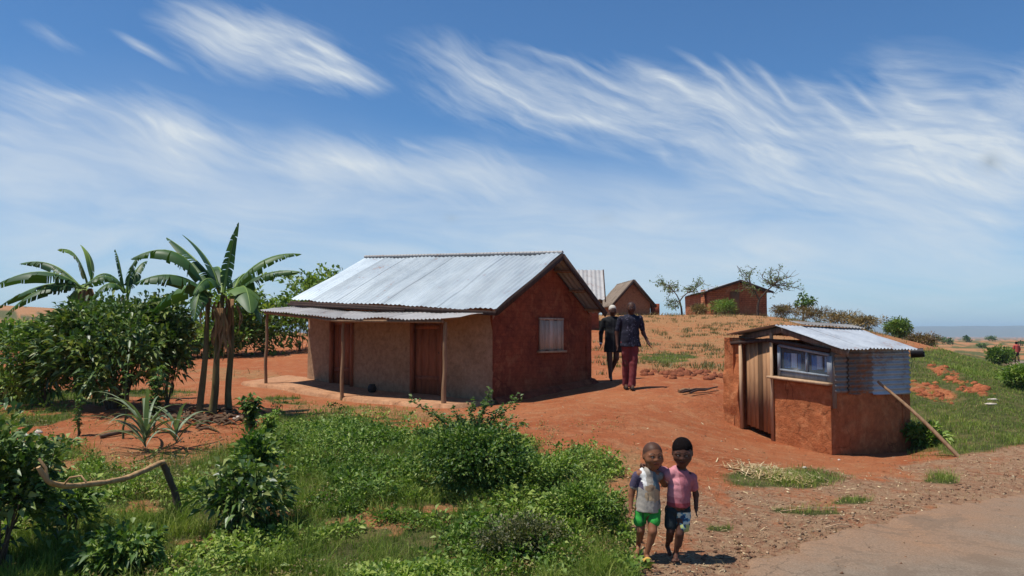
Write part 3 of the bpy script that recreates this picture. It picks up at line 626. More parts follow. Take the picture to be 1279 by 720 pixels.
    for (u,v,Y,r) in ((333,484,18.7,.042),(428,500,17.1,.042),(555,509,15.45,.05)):
        p=onground(u,Y); f=lerp(F0,F1,max(0,(u-324)/96)) if u<420 else lerp(F1,F2,(u-420)/133)
        t=np.array([p[0]+.02,p[1],f[2]-.06]); mb=MB(); k=9
        pts=[lerp(p-[0,0,.1],t,i/k)+np.array([.009*math.sin(i*1.3+u),.009*math.cos(i*1.1+u),0])*(1 if 0<i<k else 0) for i in range(k+1)]
        mb.tube(pts,np.linspace(r,r*.75,k+1),n=9,jit=.12,seed=u); mb.build('post',POLEW,h,smooth=True)
    # earth ledge along the front
    mb=MB(); a=hit(330,486); b=hit(640,522)
    out=n3; 
    A0=W0+(-d3)*.9; A1=W1+d3*.05
    n=40; rows=[]
    for i in range(n+1):
        s=i/n; q=lerp(A0,A1,s); w_=1.22+.06*math.sin(s*9)+.05*math.sin(s*23); row=[]
        for (o,zz) in ((-.1,.0),(w_*.5,.0),(w_-.05,-.005),(w_,-.03),(w_+.05,-.22)):
            x=q[0]+out[0]*o;y=q[1]+out[1]*o; row.append([x,y,gz(x,y)+.085+zz])
        rows.append(row)
    rows=[[[x-d3[0]*.02,y-d3[1]*.02,z-.3] for x,y,z in rows[0]]]+rows+[[[x+d3[0]*.02,y+d3[1]*.02,z-.3] for x,y,z in rows[-1]]]
    mb.grid(rows); e=mb.build('ledge',LEDGE,h,smooth=True)
    if e.data.polygons[5].normal.z<0: e.data.flip_normals()
    # footing at the gable
    mb=MB(); rows=[]
    for i in range(31):
        q=lerp(W1,W2,i/30); w_=.22+.05*math.sin(i*.9)
        rows.append([[q[0]+gn[0]*o,q[1]+gn[1]*o,gz(q[0]+gn[0]*o,q[1]+gn[1]*o)+z] for o,z in ((-.02,.13),(w_*.3,.11),(w_*.6,.05),(w_+.04,-.08))])
    mb.grid(rows); e=mb.build('footing',MUD_RED,h,smooth=True)
    if e.data.polygons[3].normal.z<0: e.data.flip_normals()
    # pot on the ledge
    pp=onground(466,17.6); q=lerp(W0,W1,.45)+n3*.3; q=np.array([q[0],q[1],gz(q[0],q[1])+.085])
    mb=MB(); prof=[(a_*.62,b_*.7) for a_,b_ in [(.0,0),(.10,.0),(.15,.06),(.165,.13),(.14,.2),(.10,.235),(.115,.26),(.10,.262),(.09,.235)]]
    G=[[q+np.array([r*math.cos(a),r*math.sin(a),z]) for a in np.arange(16)*2*np.pi/16] for r,z in prof]; mb.grid(G,closed=True)
    o=mb.build('cooking_pot',plain('soot',(.02,.018,.016),.6),smooth=True,loc=q); tag(o,'round dark pot standing against the shaded front wall between the two doors','pot')
    return h
main_house()
# ------------------------------------------------------------------ shed
def shed():
    C=at(1039,568,13.07);A=at(906,529,14.9);D=at(1138,561,14.1);B=A+(D-C)
    base=np.array([5.6,14.4,gz(5.6,14.4)]); h=thing('market_stall','small leaning mud stall with plank door and corrugated metal side above mud wall','stall',base)
    up=np.array([0,0,1.])
    AN=at(968,406.5,13.72); AF=AN+(D-C)*1.06; AF[2]=at(1070,412,AF[1])[2]
    LN=at(908,418,14.75); LF=LN+(D-C)*1.06; EN=at(1051,436.5,12.78); EF=at(1147,438,13.9)
    zL=plane_z(LN,LF,AN); zR=plane_z(EN,EF,AN)
    zt=lambda x,y:min(zL(x,y),zR(x,y))-.03
    def gb(p0,p1): return lambda s:(lambda q:gz(q[0],q[1])-.12)(lerp(p0[:2],p1[:2],s))
    def tp(p0,p1): return lambda s:(lambda q:zt(q[0],q[1]))(lerp(p0[:2],p1[:2],s))
    fr=(C-A)[:2];Lf=np.linalg.norm(fr);f3=np.array([*(fr/Lf),0]);fn=np.array([fr[1],-fr[0],0])/Lf
    def s_of(u):
        for s in np.linspace(0,1,2001):
            q=lerp(A,C,s)
            if proj(q[0],q[1],1.0)[0]>=u: return s
        return 1
    def fz(u,v):
        q=lerp(A,C,s_of(u)); return at(u,v,q[1])[2]
    sp=s_of(924); sd_=s_of(965)
    zs0=fz(967,472);zs1=fz(1038,481)
    zsill=lambda s: zs0+(zs1-zs0)*(s-sd_)/(1-sd_)
    mb=MB(); wall(mb,A,C,gb(A,C),zsill,s0=sd_+.012,s1=1,seed=31,amp=.02,step=.05,nz=24,th=.2); mb.build('front_wall',MUD_ORANGE,h,smooth=True)
    mb=MB(); wall(mb,A,C,gb(A,C),lambda s:tp(A,C)(s)-.06*(s/sp),s0=0,s1=sp,seed=35,amp=.09,step=.03,nz=30,th=.34); mb.build('pillar',MUD_ORANGE,h,smooth=True)
    zc=at(1045,487,C[1])[2]; zd=at(1141,487,D[1])[2]
    mb=MB(); wall(mb,C,D,gb(C,D),lambda s:zc+(zd-zc)*s,seed=37,amp=.03,step=.06,nz=22,th=.2); mb.build('side_wall',MUD_ORANGE,h,smooth=True)
    mb=MB(); wall(mb,D,B,gb(D,B),tp(D,B),seed=38); wall(mb,B,A,gb(B,A),tp(B,A),seed=39); mb.build('rear_wall',MUD_ORANGE,h)
    # corrugated cladding above the side wall (ribs run level), four sheets
    cd=(D-C)[:2];Lc=np.linalg.norm(cd);c3=np.array([*(cd/Lc),0]);cn=np.array([cd[1],-cd[0],0])/Lc
    mat=CLADM
    edges=[(.03,.2,.2),(.19,.34,.0),(.33,.50,.3),(.49,.99,1.0)]
    for i,(a,b,v) in enumerate(edges):
        mb=MB(); ns=10; rows=[]; z0=zc-.05+(.0 if i<3 else .0); 
        for k in range(ns+1):
            s=a+(b-a)*k/ns; q=lerp(C,D,s); zt_=zt(q[0],q[1])+.02; zb_=z0+(zd-zc)*s-.02*(i%2); m=64; t=np.linspace(0,1,m); Z=zb_+(zt_-zb_)*t
            wv=.018*np.sin(2*np.pi*Z/.085)+.03+.008*(i%2)+.01*math.sin(k*1.1+i*2)
            rows.append(np.stack([q[0]+cn[0]*wv,q[1]+cn[1]*wv,Z],-1))
        mb.grid(np.array(rows),v); o=mb.build('cladding_sheet',mat if i==3 else CLADR,h,smooth=True)
        if v<.3: o['label']='browner rusty cladding sheet'
    # window frame, sill, lower board, glass with cloth behind
    sA=s_of(973); sB=s_of(1036)
    zt0=fz(975,431);zt1=fz(1030,443)
    P0=lerp(A,C,sA);P1=lerp(A,C,sB)
    def P(t,z,o=.0): q=lerp(P0,P1,t); return np.array([q[0]+fn[0]*o,q[1]+fn[1]*o,z])
    zlo=lambda t: zsill(sA+(sB-sA)*t)+.05
    zhi=lambda t: zt0+(zt1-zt0)*t
    mb=MB(); w_=.045
    mb.beam(P(0,zlo(0),-.03),P(0,zhi(0),-.03),.05,.05,up=f3); mb.beam(P(1,zlo(1),-.03),P(1,zhi(1)-.02,-.03),.05,.08,up=f3)
    mb.beam(P(0,zhi(0),-.028),P(1,zhi(1),-.028),.055,.045); mb.beam(P(0,zlo(0)+.11,-.03),P(1,zlo(1)+.09,-.03),.05,.035)
    mb.beam(P(.56,zlo(.5)+.1,-.033),P(.56,zhi(.5),-.033),.04,.03,up=f3)
    win=mb.build('window',BLUEW,h)
    mb=MB(); G=[[P(t,zlo(t)+z*.12,-.05) for z in (0,1)] for t in (0,1)]
    mb.beam(P(0,zlo(0)+.055,-.04),P(1,zlo(1)+.045,-.04),.03,.11); mb.build('lower_board',BLUEW,win)
    gm,gnt,gb_,go=newmat('window_glass'); gb_.inputs['Base Color'].default_value=(.32,.4,.48,1); gb_.inputs['Roughness'].default_value=.35; gb_.inputs['Alpha'].default_value=.12; gb_.inputs['Specular IOR Level'].default_value=.6
    mb=MB(); mb.beam(P(0.01,(zlo(0)+zhi(0))/2+.05,-.045),P(.99,(zlo(1)+zhi(1))/2+.045,-.045),.004,(zhi(.5)-zlo(.5))-.12); mb.build('pane',gm,win)
    for (ta,tb,colr,k) in ((.04,.17,(.06,.13,.32),0),(.19,.30,(.55,.62,.74),1),(.32,.38,(.10,.2,.42),0),(.47,.535,(.55,.62,.74),1),(.60,.70,(.10,.22,.5),0),(.70,.80,(.5,.57,.7),1),(.85,.95,(.3,.4,.55),1)):
        mb=MB(); m=18; t=np.linspace(ta,tb,m); rows=[]
        z1=zhi(.5)-.05; z0=zlo((ta+tb)/2)+.14+.05*random.random()
        for tt in t:
            o=-.10-.012*math.sin((tt-ta)/(tb-ta)*14); rows.append([P(tt,z,o) for z in np.linspace(z0,z1-.06*(tt),6)])
        mb.grid(rows); mm=bpy.data.materials.get('cloth_%d_%d'%(k,int(colr[2]*100))) or plain('cloth_%d_%d'%(k,int(colr[2]*100)),colr,.7); mb.build('curtain_strip',mm,win,smooth=True)
    mb=MB(); q0=lerp(A,C,sd_-.01);q1=lerp(A,C,1.01)
    mb.beam([q0[0]+fn[0]*.03,q0[1]+fn[1]*.03,zsill(sd_)+.022],[q1[0]+fn[0]*.03,q1[1]+fn[1]*.03,zsill(1)+.02],.2,.04); mb.build('sill',LIGHTW,h)
    # door: planks hung slightly open inside the frame
    mb=MB(); pa=lerp(A,C,sp+.035)-fn*.10; pb=lerp(A,C,sd_-.015)-fn*.02; wd=np.linalg.norm((pb-pa)[:2]); dx=(pb-pa)/np.linalg.norm((pb-pa)[:2]); dx[2]=0; dn=np.array([dx[1],-dx[0],0])
    k=6; vs=[.72,.66,.70,.10,.62,.75]; wds=[.15,.2,.14,.19,.16,.16]; cum=0
    for i in range(k):
        c=pa+dx*wd*(cum+wds[i]/2); cum+=wds[i]; zb=gz(c[0],c[1])+.1; ztp=zt(c[0],c[1])-.17
        mb.box([c[0],c[1],(zb+ztp)/2],wd*wds[i]-.004,.025,ztp-zb,(dx,dn,up),var=vs[i])
    dr=mb.build('door',PLANK,h)
    for z in(.35,1.15): mb=MB(); c=pa+dx*wd/2-dn*.03; mb.box([c[0],c[1],gz(c[0],c[1])+z],wd*.95,.03,.08,(dx,dn,up)); mb.build('batten',OLDW,dr)
    mb=MB()
    q=lerp(A,C,sd_); mb.beam([q[0]+fn[0]*.02,q[1]+fn[1]*.02,gz(q[0],q[1])-.05],[q[0]+fn[0]*.01,q[1]+fn[1]*.01,zt(q[0],q[1])-.05],.035,.05,up=f3); 
    q=lerp(A,C,sp+.015); mb.beam([q[0],q[1],gz(q[0],q[1])-.05],[q[0],q[1],zt(q[0],q[1])-.1],.05,.05,up=f3); mb.build('door_frame',LIGHTW,h)
    mb=MB(); q0=lerp(A,C,0.02);q1=lerp(A,C,1)
    mb.beam(LN+[.12,.0,-.07]-fn*.18,AN+[0,0,-.07]-fn*.18,.05,.1); mb.beam(AN+[0,0,-.07]-fn*.18,EN+[-.0,.0,-.06]-fn*.18,.05,.11); mb.build('rafter',OLDW,h)
    # header log between pillar and window
    mb=MB(); a=lerp(A,C,sp*.5);b=lerp(A,C,1.0); mb.beam([a[0],a[1],zt(a[0],a[1])-.13],[*lerp(A,C,.45)[:2],zt(*lerp(A,C,.45)[:2])-.17],.07,.06); mb.beam([*lerp(A,C,.45)[:2],zt(*lerp(A,C,.45)[:2])-.17],[b[0],b[1],zt(b[0],b[1])-.08],.07,.06); mb.build('lintel',DARKW,h)
    mb=MB(); q=C-c3*.0-fn*.08; mb.beam([q[0],q[1],zc-.3],[q[0],q[1],zt(q[0],q[1])-.02],.07,.07,up=f3); mb.build('corner_post',OLDW,h); mb=MB(); q=lerp(C,D,.97)-cn*.08; mb.beam([q[0],q[1],zd-.3],[q[0],q[1],zt(q[0],q[1])-.02],.07,.07,up=f3); mb.build('corner_post',OLDW,h)
    mb=MB(); corrugated(mb,EN,EF,AN,AF,seed=21,period=.095,amp=.012,varf=lambda k,ns,rs:.6+.4*rs.random(),jag=.03,lift=.015,dents=.015); mb.build('roof',SHEDM,h,smooth=True)
    mb=MB(); corrugated(mb,LF,LN,AF,AN,seed=22,period=.095,amp=.012,lift=.015); mb.build('roof',SHEDM,h,smooth=True)
    # spare sheet lying over the ridge
    mb=MB(); a=lerp(AN,AF,.28)+[0,0,.07]; b=AF+[.05,.02,.06]; dw=(EN-AN)/np.linalg.norm(EN-AN)
    corrugated(mb,a+dw*.12,b+dw*.12,a-[.0,-.0,.0]-dw*.22+[0,0,-.03],b-dw*.22+[0,0,-.03],seed=3,sheet=3,nt=3,varf=lambda k,ns,rs:.1); mb.build('ridge_sheet',OLDM,h,smooth=True)
    # rolled dark bundle under the eave at the right end
    return h,zt,C,D,cn
SH=shed()
def pole():
    a=at(1097,479,13.35); b=hit(1200,571); a=np.array([a[0],a[1]-.08,a[2]])
    mb=MB(); pts=[lerp(b-[0,0,.03],a,i/10)+np.array([0,0,.05*math.sin(i/10*math.pi)]) for i in range(11)]
    d=a-b; pts.append(a+d/np.linalg.norm(d)*.06)
    mb.tube(pts,np.linspace(.034,.022,12),n=8,jit=.1); o=mb.build('leaning_pole',POLEW,smooth=True,loc=b); tag(o,'long thin wooden pole leaning against the metal side of the small stall','pole')
    mb=MB(); q=at(1150,441,14.2); G=[]
    mb.tube([q+[-.13,.1,0],q+[.05,0,.01]],[.085,.08],n=12,jit=.08); mb.tube([q+[-.1,.1,-.03],q+[.07,0,-.02]],[.05,.05],n=10)
    o=mb.build('tarp_roll',plain('black_sheet',(.012,.012,.013),.5),smooth=True,loc=q); tag(o,'rolled black sheet jammed under the right end of the stall roof','tarp')
pole()
# ------------------------------------------------------------------ houses on the crest
def small_house(name,label,pix,Ycor,zbase,roofmat,wallmat,ridge_z,over=.35,mid=None,extra=None,side_dir=None,eave=None,sideL=None,ridge_px=None):
    """pix: u of (left far, near corner, right corner); Ycor depths"""
    W0,W1,W2=[np.array([(u-639.5)/F*Y,Y,0]) for u,Y in zip(pix,Ycor)]
    W3=W0+(W2-W1); zc=lambda q:gz(q[0],q[1])
    c=(W0+W2)/2; h=thing(name,label,'house',(c[0],c[1],gz(c[0],c[1])))
    d=(W1-W0)/np.linalg.norm(W1-W0); g=(W2-W1); wg=np.linalg.norm(g); g=g/wg
    za=zbase; ze=eave
    RN=(W1+W2)/2+d*over; RN[2]=ridge_z; RF=(W0+W3)/2-d*over; RF[2]=ridge_z
    sl=(ridge_z-ze)/(wg/2)
    EN=W1+d*over-g*over*.7; EF=W0-d*over-g*over*.7; KN=W2+d*over+g*over*.7; KF=W3-d*over+g*over*.7
    for q in (EN,EF,KN,KF): q[2]=ze-sl*over*.7
    zL=plane_z(EN,EF,RN); zR=plane_z(KN,KF,RN); zt=lambda x,y:min(zL(x,y),zR(x,y))-.06
    def seg(nm,p0,p1,seed):
        mb=MB(); wall(mb,p0,p1,lambda s:gz(*lerp(p0,p1,s)[:2])-.3,lambda s:zt(*lerp(p0,p1,s)[:2]),seed=seed,amp=.03,step=.12,nz=12); return mb.build(nm,wallmat,h)
    seg('front_wall',W0,W1,51); seg('gable_wall',W1,W2,52); seg('rear_wall',W2,W3,53); seg('rear_wall',W3,W0,54)
    for a,b in ((EF,EN),(KF,KN)):
        mb=MB()
        if roofmat is THATCH:
            n=26; rows=[]
            for i in range(n+1):
                e=lerp(a,b,i/n);r=lerp(RF,RN,i/n); rows.append([lerp(e,r,t)+[0,0,.06+.03*(random.random()-.5)] for t in np.linspace(0,1,8)]+[lerp(e,r,1)-[0,0,.04],e-[0,0,.05]])
            mb.grid(rows,closed=True); mb.build('roof',roofmat,h)
        else:
            corrugated(mb,a,b,RF,RN,seed=int(W1[1]),period=.2,amp=.02,across=4,varf=lambda k,ns,rs:.75+.3*rs.random(),lift=.03,nt=4); mb.build('roof',roofmat,h,smooth=True)
    mb=MB()
    for e in (EN,KN): mb.beam(e,RN,.05,.14)
    mb.build('bargeboard',DARKW,h)
    return h,W0,W1,W2,d,g,zt
# mid: thatched brown house
hz=lambda v,Y:at(640,v,Y)[2]
B2=small_house('thatched_house','brown mud house with a grey thatched gable roof behind the two walking men','',None,0,None,None,0) if False else None
h2=small_house('thatched_house','brown mud house with a grey thatched roof behind the two walking men',(752,768,812),(54,50,50.8),0,THATCH,MUD_BROWN,hz(350,50),over=.45,eave=hz(376,50))
hh,W0,W1,W2,d,g,zt=h2
mb=MB(); q=lerp(W1,W2,.18); 
q0=W2+g*.35; mb.box([q0[0]+.05,q0[1]+.3,gz(*q0[:2])+.25],.5,.5,1.0); mb.build('annex',MUD_RED,hh)
mb=MB(); q=lerp(W1,W2,.5)+d*.03; mb.box([q[0]-.6,q[1],hz(378,50)],.35,.06,.45,(g,d,(0,0,1))); mb.build('shutter',DARKW,hh)
h3=small_house('brick_house','orange mud brick house with a pale metal roof on the crest beside the sparse tree','',None,0,None,None,0) if False else small_house('brick_house','orange mud brick house with a pale metal roof on the crest beside the sparse tree',(856,888,958),(60,52,53.5),0,ROOFM,MUD_BRICK,hz(350,52),over=.5,eave=hz(362,52))
hh,W0,W1,W2,d,g,zt=h3
mb=MB(); q=lerp(W1,W2,.42)+d*.02; mb.box([q[0],q[1],gz(*q[:2])+.75],.7,.08,1.6,(g,d,(0,0,1))); mb.build('door',wood('ochre_wood',(.3,.13,.06),(.22,.1,.05)),hh)
mb=MB(); n_=np.array([d[1],-d[0],0]); nf=-g; q=lerp(W0,W1,.8)+nf*.1; mb.box([q[0],q[1],gz(*q[:2])+.7],.8,.25,2.0,(d,g,(0,0,1))); mb.build('buttress',MUD_BRICK,hh)
h4=small_house('metal_roofed_house','house mostly hidden behind the long house, only its pale metal roof slope showing','',None,0,None,None,0) if False else small_house('metal_roofed_house','house with pale metal roof slope, mostly hidden behind the long mud house',(640,748,745),(34,35,40),0,OLDM,MUD_RED,hz(338,37.5),over=.3,eave=hz(372,35))
# ------------------------------------------------------------------ vegetation
G_GRASS=leafmat('grass_green',(.09,.13,.025),(.18,.25,.04),(.34,.36,.09),rough=.6,trans=.3,spec=.2)
G_DRY=leafmat('grass_dry',(.13,.10,.04),(.27,.18,.08),(.40,.29,.14),rough=.8,trans=.15,spec=.1)
G_WEED=leafmat('weed_leaf',(.07,.125,.022),(.15,.24,.04),(.30,.36,.08),rough=.5,trans=.28,spec=.3)
G_DARK=leafmat('dark_leaf',(.035,.08,.018),(.09,.165,.03),(.24,.30,.06),rough=.5,trans=.25,spec=.35)
G_GLOSS=leafmat('glossy_leaf',(.035,.075,.018),(.10,.17,.036),(.28,.31,.09),rough=.42,trans=.2,spec=.45)
G_LIGHT=leafmat('light_leaf',(.07,.11,.03),(.12,.18,.05),(.22,.27,.10),rough=.5,trans=.3)
G_BAN=leafmat('banana_leaf',(.022,.062,.017),(.048,.115,.025),(.2,.3,.06),rough=.5,trans=.22,spec=.4)
G_GREY=leafmat('grey_green_leaf',(.09,.13,.07),(.16,.21,.12),(.30,.34,.22),rough=.5,trans=.2)
BARK=wood('bark',(.15,.10,.065),(.08,.055,.04)); STEMG=wood('green_stem',(.11,.12,.04),(.08,.08,.035)); BANT=wood('banana_stem',(.16,.13,.05),(.09,.06,.03),scale=2)
DEADL=wood('dead_leaf',(.34,.19,.09),(.22,.12,.06),scale=4)
rng=np.random.default_rng(5)
def unit(a): return a/np.maximum(np.linalg.norm(a,axis=-1,keepdims=True),1e-9)
def leaves(mb,P,D,L,W,var,droop=.25,up=.4,rg=rng):
    """folded pointed leaves: base P, direction D, length L, half width W (arrays)"""
    n=len(P); D=unit(D); r=unit(rg.normal(size=(n,3))+np.array([0,0,1.5])); S=unit(np.cross(D,r)); U=np.cross(S,D)
    U=np.where(U[:,2:3]<0,-U,U)
    L=np.broadcast_to(L,(n,))[:,None];W=np.broadcast_to(W,(n,))[:,None]
    mid=P+D*L*.45; tip=P+D*L-np.array([0,0,1])*L*droop; ml=mid+S*W+U*W*up; mr=mid-S*W+U*W*up
    mid=mid
    V=np.stack([P,mr,tip,ml,mid],1).reshape(-1,3)
    i=np.arange(n)[:,None]*5
    Q=np.concatenate([i+np.array([[0,1,2,4]]),i+np.array([[0,4,2,3]])])
    mb.add(V,Q,var=np.repeat(np.clip(var,0,1),5))
def blades(mb,P,H,W,lean,var,rg=rng,bend=.5):
    n=len(P); a=rg.random(n)*2*np.pi; S=np.stack([np.cos(a),np.sin(a),np.zeros(n)],1); b=rg.random(n)*2*np.pi; Ld=np.stack([np.cos(b),np.sin(b),np.zeros(n)],1)
    H=np.broadcast_to(H,(n,))[:,None];W=np.broadcast_to(W,(n,))[:,None];ln=(lean*rg.random(n))[:,None]
    up=np.array([0,0,1.]); m=P+up*H*.55+Ld*H*ln*.4; t=P+up*H*(1-.3*ln)+Ld*H*ln*(1+bend)
    V=np.stack([P-S*W,P+S*W,m+S*W*.7,m-S*W*.7,t],1).reshape(-1,3); i=np.arange(n)[:,None]*5
    mb.add(V,i+np.array([[0,1,2,3]]),i+np.array([[3,2,4]]),var=np.repeat(np.clip(var,0,1),5))
def clump_leaves(mb,C,rad,nper,L,W,varc,rg=rng,out=None,vs=.3,droop=.25,flat=.8,center=None):
    """leaf clumps centred at C"""
    n=len(C); k=nper; Pc=np.repeat(C,k,0); d=unit(rg.normal(size=(n*k,3))); d[:,2]*=flat
    rr=np.repeat(np.broadcast_to(rad,(n,)),k)*rg.random(n*k)**.5
    P=Pc+d*rr[:,None]; D=d*.8+rg.normal(size=(n*k,3))*.4+np.array([0,0,.25])
    if center is not None: D=D+.6*unit(P-center)
    leaves(mb,P,D,L*(.6+.7*rg.random(n*k)),W*(.7+.5*rg.random(n*k)),np.repeat(varc,k)+vs*rg.normal(size=n*k),droop,rg=rg)
def shrub(name,label,cat,base,rx,ry,h,ncl,nper,L,W,mat,stemmat=BARK,group=None,seed=1,lowz=.12,clr=.14,vbase=.45,droop=.25,nst=9,lift=0,lobes=5,stem_r=.012,top=.0):
    rg=np.random.default_rng(seed); base=np.asarray(base,float); th=thing(name,label,cat,base,group)
    # lobes make an uneven outline
    lb=[(rg.normal()*.35*rx,rg.normal()*.35*ry,h*(.45+.35*rg.random()),.45+.3*rg.random()) for _ in range(lobes)]+[(0,0,h*.5,.62)]
    C=[]
    while len(C)<ncl:
        l=lb[rg.integers(len(lb))]; d=unit(rg.normal(size=3)); r=rg.random()**.35
        p=np.array([l[0]+d[0]*r*rx*l[3],l[1]+d[1]*r*ry*l[3],l[2]+d[2]*r*h*.5*l[3]*1.2])
        if p[2]<h*lowz or p[2]>h*1.04: continue
        C.append(p)
    C=np.array(C)+base
    mb=MB(); vc=vbase+.2*rg.normal(size=ncl)
    clump_leaves(mb,C,clr,nper,L,W,vc,rg,center=base+[0,0,h*.3],droop=droop)
    crown=mb.build('foliage',mat,th)
    mb=MB(); nst=min(nst,ncl)
    for i in rg.choice(ncl,nst,replace=False):
        c=C[i]; b=base+np.array([rg.normal()*.04*rx,rg.normal()*.04*ry,-.05]); m=lerp(b,c,.5)+np.array([0,0,.12*h])+rg.normal(size=3)*.03
        mb.tube([b,lerp(b,m,.5)+rg.normal(size=3)*.015,m,lerp(m,c,.5),c],np.linspace(stem_r,stem_r*.3,5),n=5)
    mb.build('stems',stemmat,th)
    return th
def tree(name,label,base,h,spread,seed,leafm,nleaf=10,L=.16,W=.04,trunk_r=.09,depth=4,lean=(0,0),sparse=1,cat='tree',group=None,fork=.25,vbase=.5):
    rg=np.random.default_rng(seed); base=np.asarray(base,float); th=thing(name,label,cat,base,group); mb=MB(); tips=[]
    def grow(p,d,l,r,k):
        pts=[p]; q=p; dd=d
        for i in range(4):
            dd=unit(dd+rg.normal(size=3)*.16+np.array([0,0,.03])); q=q+dd*l/4; pts.append(q)
            if k<=1: tips.append(q.copy())
        mb.tube(pts,np.linspace(r,r*.6,5),n=6 if k>2 else 4,cap=False)
        if k==0: tips.append(q); return
        n=rg.integers(2,4) if k<depth else 4
        for i in range(n):
            a=rg.random()*2*np.pi; o=np.array([math.cos(a)*spread,math.sin(a)*spread,.35+.5*rg.random()])
            grow(q,unit(dd*.75+o*.8),l*(.62+.22*rg.random()),r*.6,k-1)
    grow(base-[0,0,.1],unit(np.array([lean[0],lean[1],1.])),h*fork,trunk_r,depth)
    mb.build('trunk',BARK,th,smooth=True)
    T=np.array(tips); T=T[rg.random(len(T))<sparse]; mb=MB(); clump_leaves(mb,T,.13*h/3,nleaf,L,W,vbase+.25*rg.normal(size=len(T)),rg)
    mb.build('crown',leafm,th); return th
# --- banana plants
def banana_leaf(mb,P0,P1,P2,W,seed,tear=.5,fold=.9,var=.45):
    """blade hung on a midrib that is a curve through space"""
    rg=np.random.default_rng(seed); n=36; t=np.linspace(0,1,n+1)[:,None]; p=P0*(1-t)**2+2*P1*t*(1-t)+P2*t*t; t=t[:,0]
    d=unit(np.gradient(p,axis=0)); L=np.linalg.norm(np.diff(p,axis=0),axis=1).sum()
    mb.tube(p[::3],np.linspace(.026,.005,len(p[::3])),n=5,var=.95)
    w=W*np.sin(np.pi*np.clip((t-.08)/.92,0,1)**.7)**.6*(1-.25*t); w[t<.08]=0
    S=unit(np.cross(d,np.array([0,0.25,1.])))
    for sg in (-1,1):
        i=3
        while i<n:
            k=int(rg.choice([1,1,2,2,3,4,6,9],p=[.14,.14,.16,.16,.14,.1,.1,.06])) if tear>=.3 else int(rg.choice([4,7,10,30]))
            j=min(n,i+k); dr=fold*(.5+.4*rg.random())*(1+.5*tear*rg.random()); wl=1-.3*tear*rg.random(); idx=np.arange(i,j+1); rows=[]; g=L/n*(.12+.5*tear*rg.random())
            for f in (0,.35,.7,1):
                ang=dr*(.3+f*.8); hv=S[idx]*sg*math.cos(ang)-np.array([0,0,1.])*math.sin(ang)
                q=p[idx]+unit(hv)*(w[idx]*f*wl)[:,None]; q=q+d[idx]*(np.linspace(1,-1,len(idx))[:,None]*g*f+.16*W*f); rows.append(q)
            mb.grid(np.array(rows),float(np.clip(var+.13*rg.normal(),0,1))); i=j
def dead_leaf(mb,base,az,L,seed,w=.07):
    rg=np.random.default_rng(seed); a=R(az); n=9; o=np.array([math.cos(a),math.sin(a),0]); s=np.array([-o[1],o[0],0])
    for q in range(5):
        rows=[]; off=(q-2)*.028; ph=rg.random()*6; ll=L*(.6+.5*rg.random()); k0=.05+.05*rg.random()
        for i in range(n+1):
            t=i/n; c=base+o*(.045+k0*math.sin(t*2.6)+.02*q%.03)+s*(off*(1+t)+.02*math.sin(t*6+ph))-np.array([0,0,1])*ll*t; ww=.024*(1-t**3)*(.5+.8*rg.random())
            rows.append([c-s*ww,c+o*.012,c+s*ww])
        mb.grid(np.array(rows),.5)
def banana(label,base,crown,r,leaf,seed=1,dead=3,group=None):
    base=np.asarray(base,float); th=thing('banana_plant',label,'banana plant',base,group); Yc=base[1]; top=at(crown[0],crown[1]+10,Yc)
    mb=MB(); m=10; pts=[lerp(base-[0,0,.08],top,i/m)+np.array([.015*math.sin(i+seed),.015*math.cos(i*1.3+seed),0]) for i in range(m+1)]
    mb.tube(pts,[r*1.4,r*1.2]+list(np.linspace(r*1.08,r*.6,m-1)),n=10,jit=.07,seed=seed); mb.build('trunk',BANT,th,smooth=True)
    for k,(cu,cv,tu,tv,dy,W,tear,fold,v) in enumerate(leaf):
        mb=MB(); P0=at(crown[0]+(k%3-1)*3,crown[1]+8,Yc); P1=at(cu,cv,Yc+dy*.5); P2=at(tu,tv,Yc+dy); banana_leaf(mb,P0,P1,P2,W*1.6,seed*31+k,tear,fold*.85,v); mb.build('leaf',G_BAN,th)
    for k in range(dead):
        mb=MB(); dead_leaf(mb,top-[0,0,.02+.1*k],(seed*77+k*130)%360,.45+.4*((k*7+seed)%3)/3,seed*9+k); mb.build('dead_leaf',DEADL,th)
    return th
gp='banana plants growing in a clump'
def bz(u,Y): return onground(u,Y)
b1=bz(252,13.1); b2=bz(268,13.3); b3=bz(287,13.5)
banana('left banana plant of the clump beside the veranda, its long leaves arching left',b1,(262,362),.05,[(232,288,166,322,-.3,.19,.85,1.1,.35),(222,328,172,352,-.6,.2,.5,.9,.3),(236,335,190,392,.5,.17,.7,1.1,.3),(250,345,243,398,-.6,.14,.4,1.0,.35)],seed=3,dead=2,group=gp)
banana('middle banana plant of the clump, trunk wrapped in brown dead leaves',b2,(277,358),.056,[(268,322,229,294,.3,.17,.1,.35,.5),(250,322,209,297,.8,.17,.4,.8,.35),(284,322,298,278,.1,.085,.4,.7,.4),(262,330,243,366,-.9,.15,.5,1.0,.3),(280,318,262,340,1.0,.18,.3,.8,.3)],seed=5,dead=6,group=gp)
banana('right banana plant of the clump, leaves arching right toward the veranda roof',b3,(291,362),.052,[(318,312,375,317,.3,.15,.9,1.1,.4),(325,332,374,339,-.2,.13,.8,1.1,.45),(308,338,313,388,-1.0,.2,.1,.7,.65),(318,362,326,402,-.3,.14,.3,.9,.45),(300,326,322,350,1.0,.17,.4,.9,.3)],seed=8,dead=2,group=gp)
gl='banana plants behind the big shrub'
